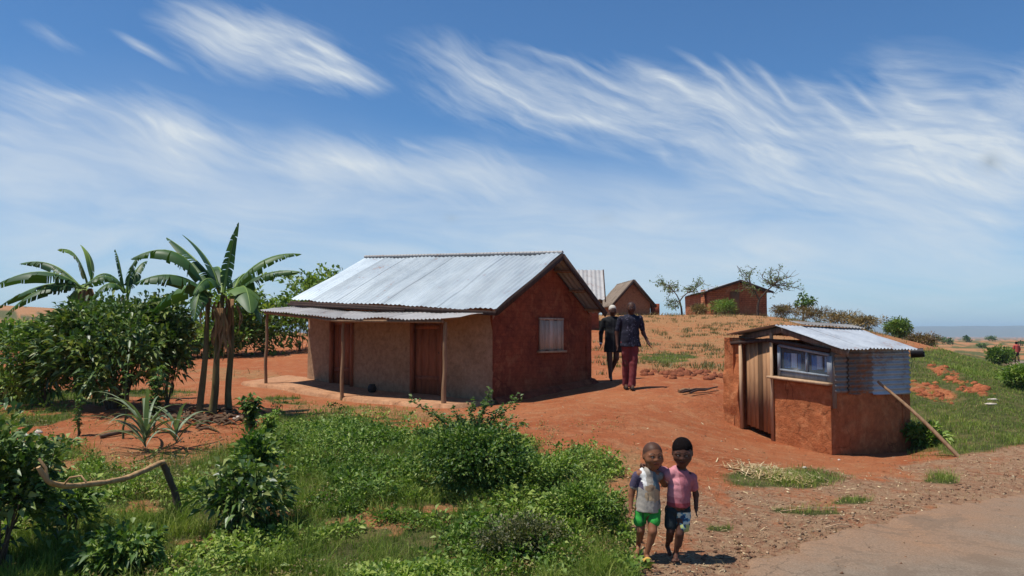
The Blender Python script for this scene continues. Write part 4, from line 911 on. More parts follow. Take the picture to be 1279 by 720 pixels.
banana('banana plant behind the big shrub with leaves reaching the left edge',bz(100,16.8),(104,352),.07,[(70,318,26,329,.4,.17,.8,1.0,.2),(52,318,-14,362,-.3,.22,.4,.9,.25),(60,340,-2,384,.3,.17,.7,1.0,.2),(55,345,8,392,-.6,.17,.7,1.1,.25),(125,335,150,352,.2,.16,.5,.9,.3)],seed=11,dead=1,group=gl)
banana('banana plant with two upright pale green leaves above the big shrub',bz(112,17.3),(113,350),.07,[(97,305,76,312,.0,.24,.4,.45,.85),(118,318,101,306,.3,.10,.1,.5,1.0),(95,345,92,385,-.5,.17,.2,.6,.9),(132,322,160,366,.3,.17,.6,1.0,.35)],seed=13,dead=2,group=gl)
banana('smaller banana plant with dark ragged leaves showing between the two taller groups',bz(160,15.6),(158,358),.055,[(150,330,144,312,.2,.11,.9,.7,.2),(163,318,182,317,.2,.11,.9,1.0,.25),(168,330,183,326,.5,.12,.7,1.0,.3),(135,335,108,384,-.4,.13,.4,1.0,.3)],seed=17,dead=1,group=gl)
# big leafy shrub
shrub('leafy_shrub','large dark leafy shrub standing in front of the left banana plants','shrub',onground(145,14.2),1.25,1.0,1.78,340,24,.18,.032,G_GLOSS,seed=4,lowz=.06,clr=.22,vbase=.42,droop=.35,lobes=9,nst=16,stem_r=.03)
shrub('leafy_shrub','lower mid green part shrub at left of the large dark shrub','shrub',onground(62,14.9),.75,.7,1.5,170,24,.17,.03,G_DARK,seed=41,lowz=.04,clr=.2,vbase=.5,droop=.35)
shrub('leafy_shrub','tall dark leafy shrub joining the big shrub to the banana clump','shrub',onground(212,14.4),.58,.5,1.85,150,24,.17,.03,G_GLOSS,seed=42,lowz=.3,clr=.2,vbase=.4,droop=.4)
shrub('weedy_bush','yellow green weedy bush at the left edge beyond the bare strip','bush',onground(22,15.5),.6,.5,.55,150,18,.12,.02,G_WEED,seed=43,lowz=.02,clr=.14,vbase=.65)
# hedge behind the yard
for i,(u,Y,rx,h,lab) in enumerate([(215,27,2.2,1.0,'low green bush behind the yard, just left of the banana stems'),(275,28,2.3,1.3,'green bush behind the yard, seen through the banana stems'),(335,29,2.1,2.2,'rounded green bush behind the yard left of the veranda roof'),(375,30,2.0,3.1,'tallest green bush rising behind the end of the long roof'),(20,30,2.2,1.3,'low green bush far left behind the shrubs'),(410,31,2.2,2.9,'green bush mostly hidden behind the long house')]):
    shrub('bush',lab,'bush',onground(u,Y),rx,1.6,h,170,15,.24,.06,G_WEED,seed=60+i,lowz=.02,clr=.34,vbase=.5,group='bushes behind the yard')
# low plants under the hedge edge
def stem_plant(label,u,Y,h,n,leafm,seed,L=.16,W=.03,name='sapling',cat='plant',group=None,w=.2,nl=9,vb=.4,bend=.15,r=.012):
    rg=np.random.default_rng(seed); b=onground(u,Y); th=thing(name,label,cat,b,group); ms=MB(); ml=MB()
    for k in range(n):
        a=rg.random()*2*np.pi; o=np.array([math.cos(a),math.sin(a),0])*w*rg.random(); hh=h*(.65+.35*rg.random()); 
        p=[b+o*.3*t_+o*bend/.15*t_*t_+np.array([0,0,hh*t_-.03])+rg.normal(size=3)*.008 for t_ in np.linspace(0,1,7)]
        ms.tube(p,np.linspace(r,r*.35,7),n=5)
        m=int(nl*(.8+.4*rg.random())); T=rg.random(m)**.7*.85+.15; P=np.array([p[min(6,int(t_*6))]*(1-(t_*6%1))+p[min(6,int(t_*6)+1)]*(t_*6%1) for t_ in T])
        P=np.repeat(P,3,0); aa=rg.random(len(P))*2*np.pi; D=np.stack([np.cos(aa),np.sin(aa),.35+.5*rg.random(len(P))],1)
        leaves(ml,P,D,L*(.7+.5*rg.random(len(P))),W*(.8+.4*rg.random(len(P))),vb+.22*rg.normal(size=len(P)),.45,rg=rg)
    ml.build('foliage',leafm,th); ms.build('stems',STEMG,th); return th
stem_plant('upright dark leafy sapling right of the banana clump base',316,11.3,.72,5,G_GLOSS,1,L=.15,W=.03,w=.12,nl=14)
stem_plant('thin dark leafy weed stalk on the bare earth strip at left',103,11.3,.62,3,G_DARK,2,L=.09,W=.016,w=.1,nl=14)
stem_plant('slender young tree with bare stem in front of the big shrub',159,11.0,1.15,1,G_DARK,3,L=.12,W=.02,w=.05,nl=9,r=.018)
stem_plant('dark leafy upright weed among the spiky leaves left of the banana stems',196,11.4,.98,6,G_DARK,4,L=.13,W=.022,w=.12,nl=16)
stem_plant('tall weed behind the sapling with pale green leaves',337,10.3,.6,5,G_WEED,5,L=.13,W=.022,w=.2,nl=12,vb=.6)
# foreground shrubs on the left
shrub('broadleaf_shrub','dark broad leafed shrub filling the bottom left corner','shrub',onground(8,6.3),.46,.46,1.22,180,15,.10,.023,G_GLOSS,seed=5,lowz=.02,clr=.12,vbase=.45,droop=.35,lobes=7)
shrub('broadleaf_shrub','dark leafy shrub cluster below the right end of the crooked branch','shrub',hit(298,668),.40,.34,.60,105,14,.11,.024,G_GLOSS,seed=6,lowz=.02,clr=.12,vbase=.5,droop=.35)
shrub('broadleaf_shrub','leafy shrub beneath the middle of the crooked branch','shrub',hit(160,712),.36,.3,.30,90,14,.09,.02,G_DARK,seed=7,lowz=.02,clr=.1,vbase=.6,droop=.4)
shrub('broadleaf_shrub','small pale leafed shrub tuft between corner shrub and crooked branch','shrub',onground(95,7.0),.25,.25,.55,60,15,.10,.02,G_WEED,seed=8,lowz=.02,clr=.1,vbase=.6)
shrub('broadleaf_shrub','dark leafy weed standing just above the right shrub by the sapling','shrub',hit(318,600),.2,.2,.45,60,14,.11,.024,G_DARK,seed=9,lowz=.1,clr=.1,vbase=.45)
# middle bushes
shrub('dense_bush','dense dark green small leafed bush in the middle foreground','bush',hit(598,612),.66,.5,.66,420,26,.055,.014,G_DARK,seed=10,lowz=.02,clr=.11,vbase=.5,lobes=8,droop=.2)
shrub('dense_bush','lighter green weed bush at the right foot of the dense dark bush','bush',onground(668,8.6),.42,.35,.46,220,24,.05,.012,G_WEED,seed=12,lowz=.02,clr=.1,vbase=.55)
shrub('dense_bush','low weed bush at the right end of the weeds beside the two boys','bush',onground(728,7.7),.46,.35,.36,220,24,.045,.010,G_WEED,seed=14,lowz=.02,clr=.09,vbase=.45)
shrub('dense_bush','brownish green weed bush at bottom near the road verge','bush',onground(655,7.0),.42,.32,.26,200,24,.04,.009,leafmat('brown_weed',(.05,.06,.02),(.10,.11,.035),(.2,.17,.08)),seed=15,lowz=.02,clr=.09,vbase=.45)
def spindly():
    rg=np.random.default_rng(77); b=onground(590,10.3); th=thing('spindly_weed','pale green spindly weed with long thin arms rising above the dense bush','weed',b); ms=MB();ml=MB()
    tips=[(513,500),(533,512),(552,522),(566,512),(590,503),(612,488),(604,505),(646,497),(628,512),(575,528),(640,522),(560,540),(600,530),(655,530),(520,540),(622,540)]
    for k,(u,v) in enumerate(tips):
        t=at(u,v,10.3+rg.normal()*.15); m=lerp(b,t,.5)+np.array([0,0,.10]); p=[b+rg.normal(size=3)*[.05,.05,0],lerp(b,m,.6),m,lerp(m,t,.5)+rg.normal(size=3)*.015,t]
        q=[p[0]]; 
        for i in range(4):
            for s in (.25,.5,.75,1): q.append(lerp(p[i],p[i+1],s))
        q=np.array(q); ms.tube(q,np.linspace(.009,.003,len(q)),n=5)
        for j in range(6,len(q)):
            m_=9; P=q[j]+rg.normal(size=(m_,3))*.028; aa=rg.random(m_)*2*np.pi; D=np.stack([np.cos(aa),np.sin(aa),.2+.6*rg.random(m_)],1)
            leaves(ml,P,D,.06*(.7+.6*rg.random(m_)),.017,.5+.25*rg.normal(size=m_),.2,rg=rg)
    ml.build('foliage',G_LIGHT,th); ms.build('stems',STEMG,th)
spindly()
# spiky strap leaved plant
def spiky():
    rg=np.random.default_rng(8)
    for (u,Y,lab,n,sc) in ((186,10.2,'large spiky plant with long pale strap leaves below the banana clump',26,1.0),(224,10.4,'smaller spiky strap leaved plant at right of the larger one',15,.72)):
        b=onground(u,Y); th=thing('spiky_plant',lab,'plant',b,'spiky strap leaved plants')
        for k in range(n):
            mb=MB(); a=rg.random()*2*np.pi; L=sc*(.6+.6*rg.random()); e=R(35+50*rg.random()); m=12; p=b+np.array([0,0,.05+.25*rg.random()*sc]); rows=[]; w=.022*(.8+.5*rg.random())
            o=np.array([math.cos(a),math.sin(a),0]); s=np.array([-o[1],o[0],0])
            for i in range(m+1):
                t=i/m; ww=w*(1-t**2.2)*(.55+.45*min(1,t*5)); rows.append([p-s*ww+[0,0,ww*.5],p,p+s*ww+[0,0,ww*.5]]); ee=e-R(95)*t**1.3; p=p+(o*math.cos(ee)+np.array([0,0,math.sin(ee)]))*L/m
            mb.grid(np.array(rows),.35+.5*rg.random()); mb.build('leaf',G_GREY,th)
spiky()
# curved branch
def branch():
    P=[at(48,583,5.6),at(60,602,5.65),at(78,607,5.8),at(100,606,6.1),at(128,603,6.5),at(158,597,7.0),at(182,587,7.45),at(198,579,7.75),at(205,577,7.8)]
    Q=[at(203,577,7.8),at(210,593,7.85),at(219,617,7.9),at(224,640,7.9),at(233,668,7.85),np.array([*at(238,690,7.8)[:2],gz(*at(238,690,7.8)[:2])-.1])]
    base=np.array([Q[-1][0],Q[-1][1],Q[-1][2]+.1]); th=thing('crooked_branch','crooked brown branch on a stake forming a low fence rail at lower left','branch',base)
    def fine(P): 
        P=np.array(P); t=np.linspace(0,len(P)-1,len(P)*4); return np.stack([np.interp(t,range(len(P)),P[:,i]) for i in range(3)],1)
    mb=MB(); f=fine(P); mb.tube(f,np.linspace(.017,.026,len(f)),n=9,jit=.22,seed=3); mb.tube([P[2],P[2]+[.05,0,.06],P[2]+[.12,.02,.07],P[2]+[.16,.02,.02]],.008,n=5); mb.tube([P[1],P[1]+[-.02,0,.10],P[1]+[-.07,0,.16]],.012,n=6)
    mb.build('rail',wood('golden_branch',(.46,.29,.14),(.28,.16,.07)),th,smooth=True)
    mb=MB(); f=fine(Q); mb.tube(f,np.linspace(.03,.035,len(f)),n=9,jit=.15,seed=4); mb.build('stake',BARK,th,smooth=True)
branch()
# crest vegetation
def limb_tree(name,label,base,Y,forks,tips,seed,mat,r0,nl,L,W,clr):
    rg=np.random.default_rng(seed); b=onground(*base); th=thing(name,label,'tree',b); mb=MB(); C=[]
    f0=at(forks[0][0],forks[0][1],Y); mb.tube([b-[0,0,.1],lerp(b,f0,.5)+rg.normal(size=3)*.05,f0],[r0,r0*.85,r0*.7],n=7)
    for (u,v) in tips:
        fk=min(forks,key=lambda q:(q[0]-u)**2+(q[1]-v)**2) if len(forks)>1 else forks[0]
        dy=rg.normal()*1.0; s0=at(*fk,Y) if fk!=forks[0] else f0; t=at(u,v,Y+dy)
        if fk!=forks[0]: mb.tube([f0,lerp(f0,s0,.5)+[0,0,.06],s0],[r0*.6,r0*.5,r0*.4],n=5)
        m=lerp(s0,t,.5)+rg.normal(size=3)*.12; q=np.array([s0,lerp(s0,m,.55)+rg.normal(size=3)*.05,m,lerp(m,t,.5)+rg.normal(size=3)*.06,t]); mb.tube(q,np.linspace(r0*.4,.012,5),n=5)
        for i in range(11):
            w_=.2+.8*rg.random(); k=min(3,int(w_*4)); c=lerp(q[k],q[k+1],w_*4-k); e=c+rg.normal(size=3)*[.28,.3,.22]+np.array([0,0,.08]); mb.tube([c,lerp(c,e,.5)+rg.normal(size=3)*.03,e],[.014,.01,.006],n=4)
            C+= [e,lerp(c,e,.5)] if rg.random()<.75 else [c]
    mb.build('trunk',BARK,th,smooth=True); C=np.array(C); mb=MB(); clump_leaves(mb,C,clr,nl,L,W,.5+.25*rg.normal(size=len(C)),rg); mb.build('crown',mat,th)
limb_tree('sparse_tree','sparse light leafed tree with spreading bare branches right of the brick house',(946,49),49,[(948,374),(940,360),(966,356)],[(921,332),(930,340),(938,334),(952,342),(964,333),(975,334),(988,345),(1004,362),(978,350),(992,354),(930,358),(956,352),(942,368),(985,362),(968,346)],20,G_LIGHT,.09,3,.12,.04,.12)
limb_tree('young_tree','young bent tree with drooping feathery branches left of the brick house',(852,50),50,[(849,376),(842,364),(858,366)],[(820,352),(828,356),(836,360),(845,358),(872,353),(880,350),(862,360),(838,378),(834,384)],23,G_LIGHT,.07,5,.14,.04,.13)
def umb():
    b=onground(1003,47); th=thing('small_tree','small dark tree with a few round leaf clumps right of the sparse tree','tree',b); z=at(1003,372,47)[2]; mb=MB()
    mb.tube([b-[0,0,.1],b+[.02,0,.8],[b[0],b[1],z-.3]],[.06,.05,.04],n=6); C=[]
    for (u,v) in ((998,378),(1009,378),(1003,370),(1015,376),(1007,384),(1001,384)):
        t=at(u,v,47+random.uniform(-.3,.3)); C.append(t); mb.tube([[b[0],b[1],z-.4],t],[.03,.02],n=5)
    mb.build('trunk',BARK,th); mb=MB(); clump_leaves(mb,np.array(C),.24,70,.2,.06,np.full(6,.4),rng); mb.build('crown',G_DARK,th)
umb()
shrub('round_bush','rounded grey green bush standing alone on the crest right of the stall','bush',onground(1121,36),.58,.6,.85,190,22,.12,.028,G_DARK,seed=30,lowz=.02,clr=.16,vbase=.55)
shrub('roadside_bush','green bush beside the far bend of the road left of the walker','bush',onground(1244,52),.9,.8,1.15,150,18,.2,.04,G_WEED,seed=31,lowz=.02,clr=.22,vbase=.4)
shrub('roadside_bush','light green weed bush at the right edge above the grassy ditch','bush',onground(1275,18.5),.5,.5,.55,160,18,.10,.02,G_WEED,seed=32,lowz=.02,clr=.14,vbase=.5)
shrub('low_plant','low broad leafed plant growing against the right end of the stall','plant',onground(1150,13.9),.28,.24,.34,60,14,.12,.03,G_WEED,seed=33,lowz=.02,clr=.09,vbase=.55)
tg='tufts of dry brush along the crest'
for i,(u,Y,rx,h,lab,mt) in enumerate([(905,48,.7,.8,'green weed tuft at foot of the brick house wall',0),(872,50,.5,.6,'small yellowish tuft at the left foot of the brick house',1),(975,46,.8,.7,'brownish brush tuft under the sparse tree',2),(1020,44,1.0,.8,'reddish dry brush on the crest behind the stall roof',2),(1052,42,1.1,.8,'dry brush patch on the crest, second right of the sparse tree',1),(1082,40,.9,.7,'tall straw coloured brush left of the round bush',1),(1145,38,.8,.45,'low brush just right of the round bush',2),(630,44,1,.6,'low brush hidden behind the long house',1)]):
    shrub('brush',lab,'bush',onground(u,Y),rx,.6,h,110,14,.2,.02,[G_WEED,G_DRY,leafmat('rust_brush',(.1,.06,.03),(.2,.11,.05),(.26,.2,.08))][mt],seed=80+i,lowz=.0,clr=.2,vbase=.5,group=tg)
# distant bushes and trees on the plain, one by one
for i in range(16):
    u=[1150,1162,1186,1225,1262,1040,1065,1098,1172,1206,1275,985,20,45,1090,1238][i]; Y=[160,220,260,190,130,150,190,170,320,300,240,160,210,260,300,340][i]
    s=.62*[1.2,1.8,2.6,1.6,1.2,1.5,1.5,1.6,2.6,3,2,1.6,1.5,2.4,2.8,3][i]
    words=['first','second','third','fourth','fifth','sixth','seventh','eighth','ninth','tenth','eleventh','twelfth','thirteenth','fourteenth','fifteenth','sixteenth']
    shrub('distant_bush','tiny distant dark bush on the plain near the horizon','bush',onground(u,Y),s,s,s*1.1,40,10,s*.3,s*.12,G_DARK,seed=100+i,lowz=.0,clr=s*.3,vbase=.4,nst=3,group='distant bushes on the plain',stem_r=.05)
# ------------------------------------------------------------------ ground cover
def scatter(n,lo,hi,umin=-80,umax=1360,rg=rng,power=.5):
    """random ground points in the viewed wedge, denser near"""
    Y=lo*(hi/lo)**(rg.random(n)**1.0); u=umin+(umax-umin)*rg.random(n); X=(u-639.5)/F*Y
    return X,Y
def cover():
    rg=np.random.default_rng(99)
    # grass
    X,Y=scatter(520000,5.2,40,rg=rg); Z=height(X,Y); g,d,l,rd=masks(X,Y,Z)
    pn=fbm(X*.9,Y*.9,131,3); pn2=fbm(X*3.5,Y*3.5,133,3)
    u,v=proj(X,Y,Z)
    tuft=sm(.3,.5,pn2)
    keep=rg.random(len(X))<g**1.3*(.45+.55*tuft)*.9*np.clip(1.3-Y/60,.3,1)
    P=np.stack([X,Y,Z-.01],1)[keep]; y=Y[keep]; n=len(P); pk=pn[keep]; tk=tuft[keep]
    near=(u[keep]<800)
    H=(.03+.05*rg.random(n)+.13*sm(.5,.72,pk)*rg.random(n)+.05*tk*rg.random(n))*np.where(near,1.05,.9)
    W=.0022*np.maximum(1,y/9)*(.8+.6*rg.random(n))
    var=.42+.5*(pk-.5)+.2*rg.normal(size=n)+.12*(~near)
    mb=MB(); blades(mb,P,H,W,.8,var,rg); o=mb.build('grass',G_GRASS); tag(o,'green grass growing among the weeds and in the ditch','grass',kind='stuff')
    # weeds : small leaf clumps on the left ground
    X,Y=scatter(60000,5.2,16,umin=-80,umax=860,rg=rg); Z=height(X,Y); g,d,l,rd=masks(X,Y,Z); u,v=proj(X,Y,Z)
    pn=fbm(X*1.3,Y*1.3,231,4); pd=fbm(X*.6+9,Y*.6,233,3)
    dens=sm(.38,.52,pn)*g*sm(500,560,v)*(.5+.5*sm(300,420,u+60*(pd-.5)))
    keep=rg.random(len(X))<dens*.55
    P=np.stack([X,Y,Z],1)[keep]; n=len(P); pk=pn[keep]; hh=.03+.16*sm(.45,.7,pk)*rg.random(n)
    C=P+np.array([0,0,1])*(hh[:,None]); C[:,2]-=0
    mb=MB(); k=13; sz=rg.choice([.022,.034,.05,.075],n,p=[.3,.35,.25,.1])
    for s in np.unique(sz):
        q=sz==s; clump_leaves(mb,C[q],.05+s*.6,k,s,s*.28,.58+1.5*(pd[keep][q]-.5)+.2*rg.normal(size=q.sum()),rg,droop=.2)
    o=mb.build('ground_weeds',G_WEED); tag(o,'low small leafed weeds covering the left foreground','weeds',kind='stuff')
    # wilted, browning weeds in patches
    X,Y=scatter(16000,5.2,14,umin=-60,umax=800,rg=rg); Z=height(X,Y); g,d,l,rd=masks(X,Y,Z); u,v=proj(X,Y,Z); pw=fbm(X*1.0+30,Y*1.0,251,4); keep=(rg.random(len(X))<.5*sm(.52,.62,pw)*np.maximum(g,.25))&(v>530)&(u<790); P=np.stack([X,Y,Z+.03+.08*rg.random(len(X))],1)[keep]
    mb=MB(); clump_leaves(mb,P,.07,11,.035,.008,.5+.25*rg.normal(size=len(P)),rg); o=mb.build('wilted_weeds',leafmat('wilted_leaf',(.09,.06,.025),(.23,.17,.06),(.42,.36,.13))); tag(o,'wilted yellow brown weeds in patches among the green','weeds',kind='stuff')
    # tall grass tufts
    X,Y=scatter(2600,5.4,13,umin=-60,umax=760,rg=rg); Z=height(X,Y); g,d,l,rd=masks(X,Y,Z); pn=fbm(X*1.1,Y*1.1,331,3); u,v=proj(X,Y,Z)
    keep=(rg.random(len(X))<g*sm(.5,.6,pn)*.9)&(v>560); C=np.stack([X,Y,Z-.01],1)[keep]; n=len(C); k=34
    P=np.repeat(C,k,0)+rg.normal(size=(n*k,3))*[.035,.035,0]; hc=np.repeat(.10+.16*rg.random(n),k)
    mb=MB(); blades(mb,P,hc*(.6+.6*rg.random(n*k)),.0028,.9,np.repeat(.5+.2*rg.normal(size=n),k)+.12*rg.normal(size=n*k),rg); o=mb.build('tall_grass',G_GRASS); tag(o,'taller grass tufts in the left foreground','grass',kind='stuff')
    # dry grass on slope, crest, verge, and among the weeds
    X,Y=scatter(200000,5.2,70,rg=rg); Z=height(X,Y); g,d,l,rd=masks(X,Y,Z); u,v=proj(X,Y,Z); pn2=fbm(X*1.6,Y*1.6,433,3)
    crest=sm(40,44,Y)*(1-sm(58,66,Y))*(u>740)*(u<1150)
    dens=(.17*d*sm(.44,.62,pn2)+.06*l+.07*g)*(1-rd)*(Y<70)+crest*.3*sm(.4,.55,pn2)
    dens=dens*np.where((u<740)&(v<520),.3,1)
    keep=rg.random(len(X))<dens; P=np.stack([X,Y,Z-.01],1)[keep]; n=len(P); y=Y[keep]; H=(.04+.07*rg.random(n))*(1+1.6*crest[keep]*rg.random(n)+.7*(y>18)); W=.002*np.maximum(1,y/6)
    mb=MB(); blades(mb,P,H,W,1.3,.45+.25*rg.normal(size=n)-.15*(y>18)*rg.random(n),rg); o=mb.build('dry_grass',G_DRY); tag(o,'sparse dry straw coloured grass on the slope and verge','grass',kind='stuff')
    # green tufts dotted over the slope
    X,Y=scatter(800,19,46,umin=740,umax=1130,rg=rg); Z=height(X,Y); u,v=proj(X,Y,Z); pn=fbm(X*.7,Y*.7,531,3); keep=(rg.random(len(X))<sm(.4,.6,pn))&(v<468); C=np.stack([X,Y,Z-.01],1)[keep]; n=len(C); k=22
    mb=MB(); P=np.repeat(C,k,0)+rg.normal(size=(n*k,3))*[.12,.12,0]; blades(mb,P,.07+.12*rg.random(n*k),.010,1.0,np.repeat(.3+.2*rg.normal(size=n),k),rg); o=mb.build('slope_tufts',leafmat('olive_tuft',(.08,.09,.03),(.15,.15,.05),(.26,.22,.09))); tag(o,'small olive green tufts dotted over the tan slope','grass',kind='stuff')
    # trampled straw and leaf bits
    X,Y=scatter(60000,5.4,24,umin=560,rg=rg); Z=height(X,Y); g,d,l,rd=masks(X,Y,Z); keep=rg.random(len(X))<(.30*l+.04*(1-g))*(1-rd); X,Y,Z=X[keep],Y[keep],Z[keep]; n=len(X)
    a=rg.random(n)*np.pi*2; L=.012+.05*rg.random(n)**2; D=np.stack([np.cos(a),np.sin(a),.25*rg.normal(size=n)],1); S=np.stack([-np.sin(a),np.cos(a),.3*rg.normal(size=n)],1); w_=(.003+.006*rg.random(n)**2)[:,None]
    P=np.stack([X,Y,Z+.01],1); A=P-D*L[:,None]/2; B=P+D*L[:,None]/2; V=np.stack([A-S*w_,A+S*w_,B+S*w_*.6,B-S*w_*.6],1); mb=MB(); mb.add(V.reshape(-1,3),np.arange(n)[:,None]*4+np.array([[0,1,2,3]]),var=np.repeat(rg.random(n),4))
    o=mb.build('straw_litter',leafmat('litter',(.09,.045,.025),(.32,.21,.12),(.6,.47,.3),rough=.9,trans=.05,spec=.1)); tag(o,'trampled straw and leaf bits scattered on the verge','litter',kind='stuff')
    # pebbles and crumbs of earth
    X,Y=scatter(60000,5.4,26,rg=rg); Z=height(X,Y); g,d,l,rd=masks(X,Y,Z); dd=road_d(X,Y); Z=Z+.03*sm(.1,.5,dd)
    edge=np.exp(-((dd+.25)/.35)**2); dens=(.16*l+.5*edge+.06)*(1-.8*g)*(1-.80*sm(.2,.6,dd)); keep=rg.random(len(X))<dens
    P=np.stack([X,Y,Z],1)[keep]; n=len(P); s=(.005+.016*rg.random(n)**4)*(1+.5*edge[keep]); B=np.array([[1,0,0],[-1,0,0],[0,1,0],[0,-1,0],[0,0,.7],[0,0,-.4]])
    V=P[:,None]+B[None]*s[:,None,None]*(.6+.8*rg.random((n,6,1))); i=np.arange(n)[:,None]*6
    T=np.concatenate([i+np.array([q]) for q in ((0,2,4),(2,1,4),(1,3,4),(3,0,4),(2,0,5),(1,2,5),(3,1,5),(0,3,5))])
    mb=MB(); mb.add(V.reshape(-1,3),T=T,var=np.repeat(rg.random(n),6)); o=mb.build('pebbles',leafmat('pebble',(.07,.04,.028),(.2,.1,.06),(.42,.3,.2),rough=.9,trans=0,spec=.1)); tag(o,'small stones and earth crumbs on the verge and yard','pebbles',kind='stuff')
cover()
# ------------------------------------------------------------------ small things lying about
def firewood():
    c=hit(866,491)
    D=[((848,491),(868,489),.03,'short thick stick of the little woodpile in the yard'),((852,493),(896,488),.022,'long dark stick lying across the little woodpile in the yard'),((862,495),(888,491),.02,'dark stick at the near side of the little woodpile in the yard')]
    for k,(a,b,r,lab) in enumerate(D):
        A=hit(*a)+[0,0,.03+.02*k];B=hit(*b)+[0,0,.05+.02*k]; mb=MB(); mb.tube([A,lerp(A,B,.35)+[0,0,.02],lerp(A,B,.7)-[0,0,.01],B],[r,r*1.1,r*.9,r*.7],n=7,jit=.15,seed=k); o=mb.build('firewood_stick',DARKW if k else POLEW,smooth=True,loc=A); tag(o,lab,'stick','firewood sticks in the yard')
firewood()
def mound():
    c=hit(856,467); mb=MB(); rg=np.random.default_rng(3)
    for i in range(90): 
        p=c+np.array([rg.normal()*.5,rg.normal()*.45,0]); p[2]=gz(p[0],p[1])+.0; q_=.03+.07*rg.random()**2; mb.ball(p,[q_*1.3,q_,q_*.9],n=6,m=4,jit=.3,seed=i)
    o=mb.build('earth_heap',mud('dark_clod',(.27,.09,.045),(.2,.065,.032),scale=3,bs=1),smooth=False,loc=c); tag(o,'low heap of dark red earth clods on the slope between the men and stall','earth heap',kind='stuff')
    # bank face clods
    mb=MB()
    for (a,b,ru,rv,an) in BANK:
        for i in range(45):
            t=R(an); q=rg.normal()*.45*ru; w_=rg.normal()*.4*rv; u=a+q*math.cos(t)-w_*math.sin(t); v=b+q*math.sin(t)+w_*math.cos(t)
            p=hit(u,v,10,60); s=.025+.09*rg.random()**3; p=p-[0,0,s*.2]; mb.ball(p,[s*1.3,s,s*.8],n=6,m=4,jit=.32,seed=i)
    o=mb.build('bank_clods',mud('bank_clod',(.40,.13,.055),(.3,.09,.04),scale=2,bs=1),smooth=False); tag(o,'clods of red earth crumbling from the cut bank','earth clods',kind='stuff')
mound()
def straw():
    rg=np.random.default_rng(12); c=hit(962,593); n=900; mb=MB()
    P=np.array([hit(962,593)]*n)+rg.normal(size=(n,3))*[.26,.20,0]; P[:,2]=height(P[:,0],P[:,1])+.01+.06*rg.random(n)*np.exp(-((P[:,0]-c[0])**2)*6)
    a=rg.random(n)*np.pi; L=(.04+.12*rg.random(n)); D=np.stack([np.cos(a),np.sin(a),.2*rg.normal(size=n)],1)
    S=np.stack([-np.sin(a),np.cos(a),0*a],1); w_=(.004+.006*rg.random(n))[:,None]; A=P-D*L[:,None]/2;B=P+D*L[:,None]/2
    V=np.stack([A-S*w_,A+S*w_,B+S*w_*.6,B-S*w_*.6],1); V[:,2:,2]+=.004; mb.add(V.reshape(-1,3),np.arange(n)[:,None]*4+np.array([[0,1,2,3]]),var=np.repeat(rg.random(n),4))
    o=mb.build('straw_pile',leafmat('straw',(.28,.18,.09),(.5,.36,.2),(.68,.53,.34),rough=.8,trans=.1,spec=.1),loc=c); tag(o,'scattered pale straw and husks on the grass patch before the stall','straw',kind='stuff')
    for (a,b,lab) in (((975,641),(1055,637),'long thin straw stalk lying on the verge near the road'),((1030,661),(1062,659),'short pale stalk on the verge at the road edge')):
        A=hit(*a)+[0,0,.015];B=hit(*b)+[0,0,.02]; mb=MB(); mb.tube([A,lerp(A,B,.5)+[0,0,.02],B],.006,n=5); o=mb.build('stalk',LIGHTW,loc=A); tag(o,lab,'stalk')
straw()
def stones():
    L=[(296,524,13,.06,'pale stone at the foot of the right banana stem'),(48,541,12,.05,'pale stone on the bare earth strip at far left'),(692,579,0,.035,'small white stone at the right of the dense bush'),(1048,575,0,.02,'small pale stone in front of the stall corner'),(1005,585,0,.025,'white pebble between the stall and the straw'),(985,548,0,.02,'tiny white pebble beside the stall door foot'),(1237,506,16,.06,'flat pale slab lying in the grassy ditch, lower one'),(1240,500,17,.05,'flat pale slab lying in the grassy ditch, upper one')]
    for i,(u,v,Y,s,lab) in enumerate(L):
        p=hit(u,v); mb=MB(); k=2.2 if 'slab' in lab else 1.2; mb.ball(p+[0,0,s*.25],[s*k,s*.9,s*.45 if k>2 else s*.75],n=9,m=6,jit=.14,seed=i); o=mb.build('stone',plain('pale_stone',(.55,.46,.38),.85) if i==0 else bpy.data.materials['pale_stone'],loc=p); tag(o,lab,'stone','loose pale stones')
    # fallen logs near the shrubs at left, and the mound under the bananas
    A=hit(0,497);B=hit(38,494); mb=MB(); mb.tube([A+[0,0,.04],lerp(A,B,.5)+[0,0,.06],B+[0,0,.03]],[.04,.035,.03],n=7,jit=.1); o=mb.build('log',OLDW,smooth=True,loc=A); tag(o,'grey log lying on the ground at the left edge','log')
    A=hit(125,548);B=hit(172,541); mb=MB(); mb.tube([A+[0,0,.03],lerp(A,B,.5)+[0,0,.05],B+[0,0,.03]],[.03,.03,.02],n=7,jit=.1); o=mb.build('log',BARK,smooth=True,loc=A); tag(o,'thin brown log lying behind the spiky plant','log')
    rg=np.random.default_rng(9); mb=MB()
    for i in range(70):
        p=hit(262+rg.normal()*32,524+rg.normal()*7); a=rg.random()*6.3; l=.12+.25*rg.random(); d=np.array([math.cos(a),math.sin(a)*.7,.15*rg.normal()])*l
        mb.tube([p-d/2+[0,0,.05],p+[0,0,.08],p+d/2+[0,0,.03]],[.012,.03,.01],n=5,var=rg.random())
    o=mb.build('leaf_litter',wood('rotting_leaf',(.13,.075,.04),(.07,.04,.022))); tag(o,'brown dead leaf litter heaped round the banana stems','leaf litter',kind='stuff')
stones()
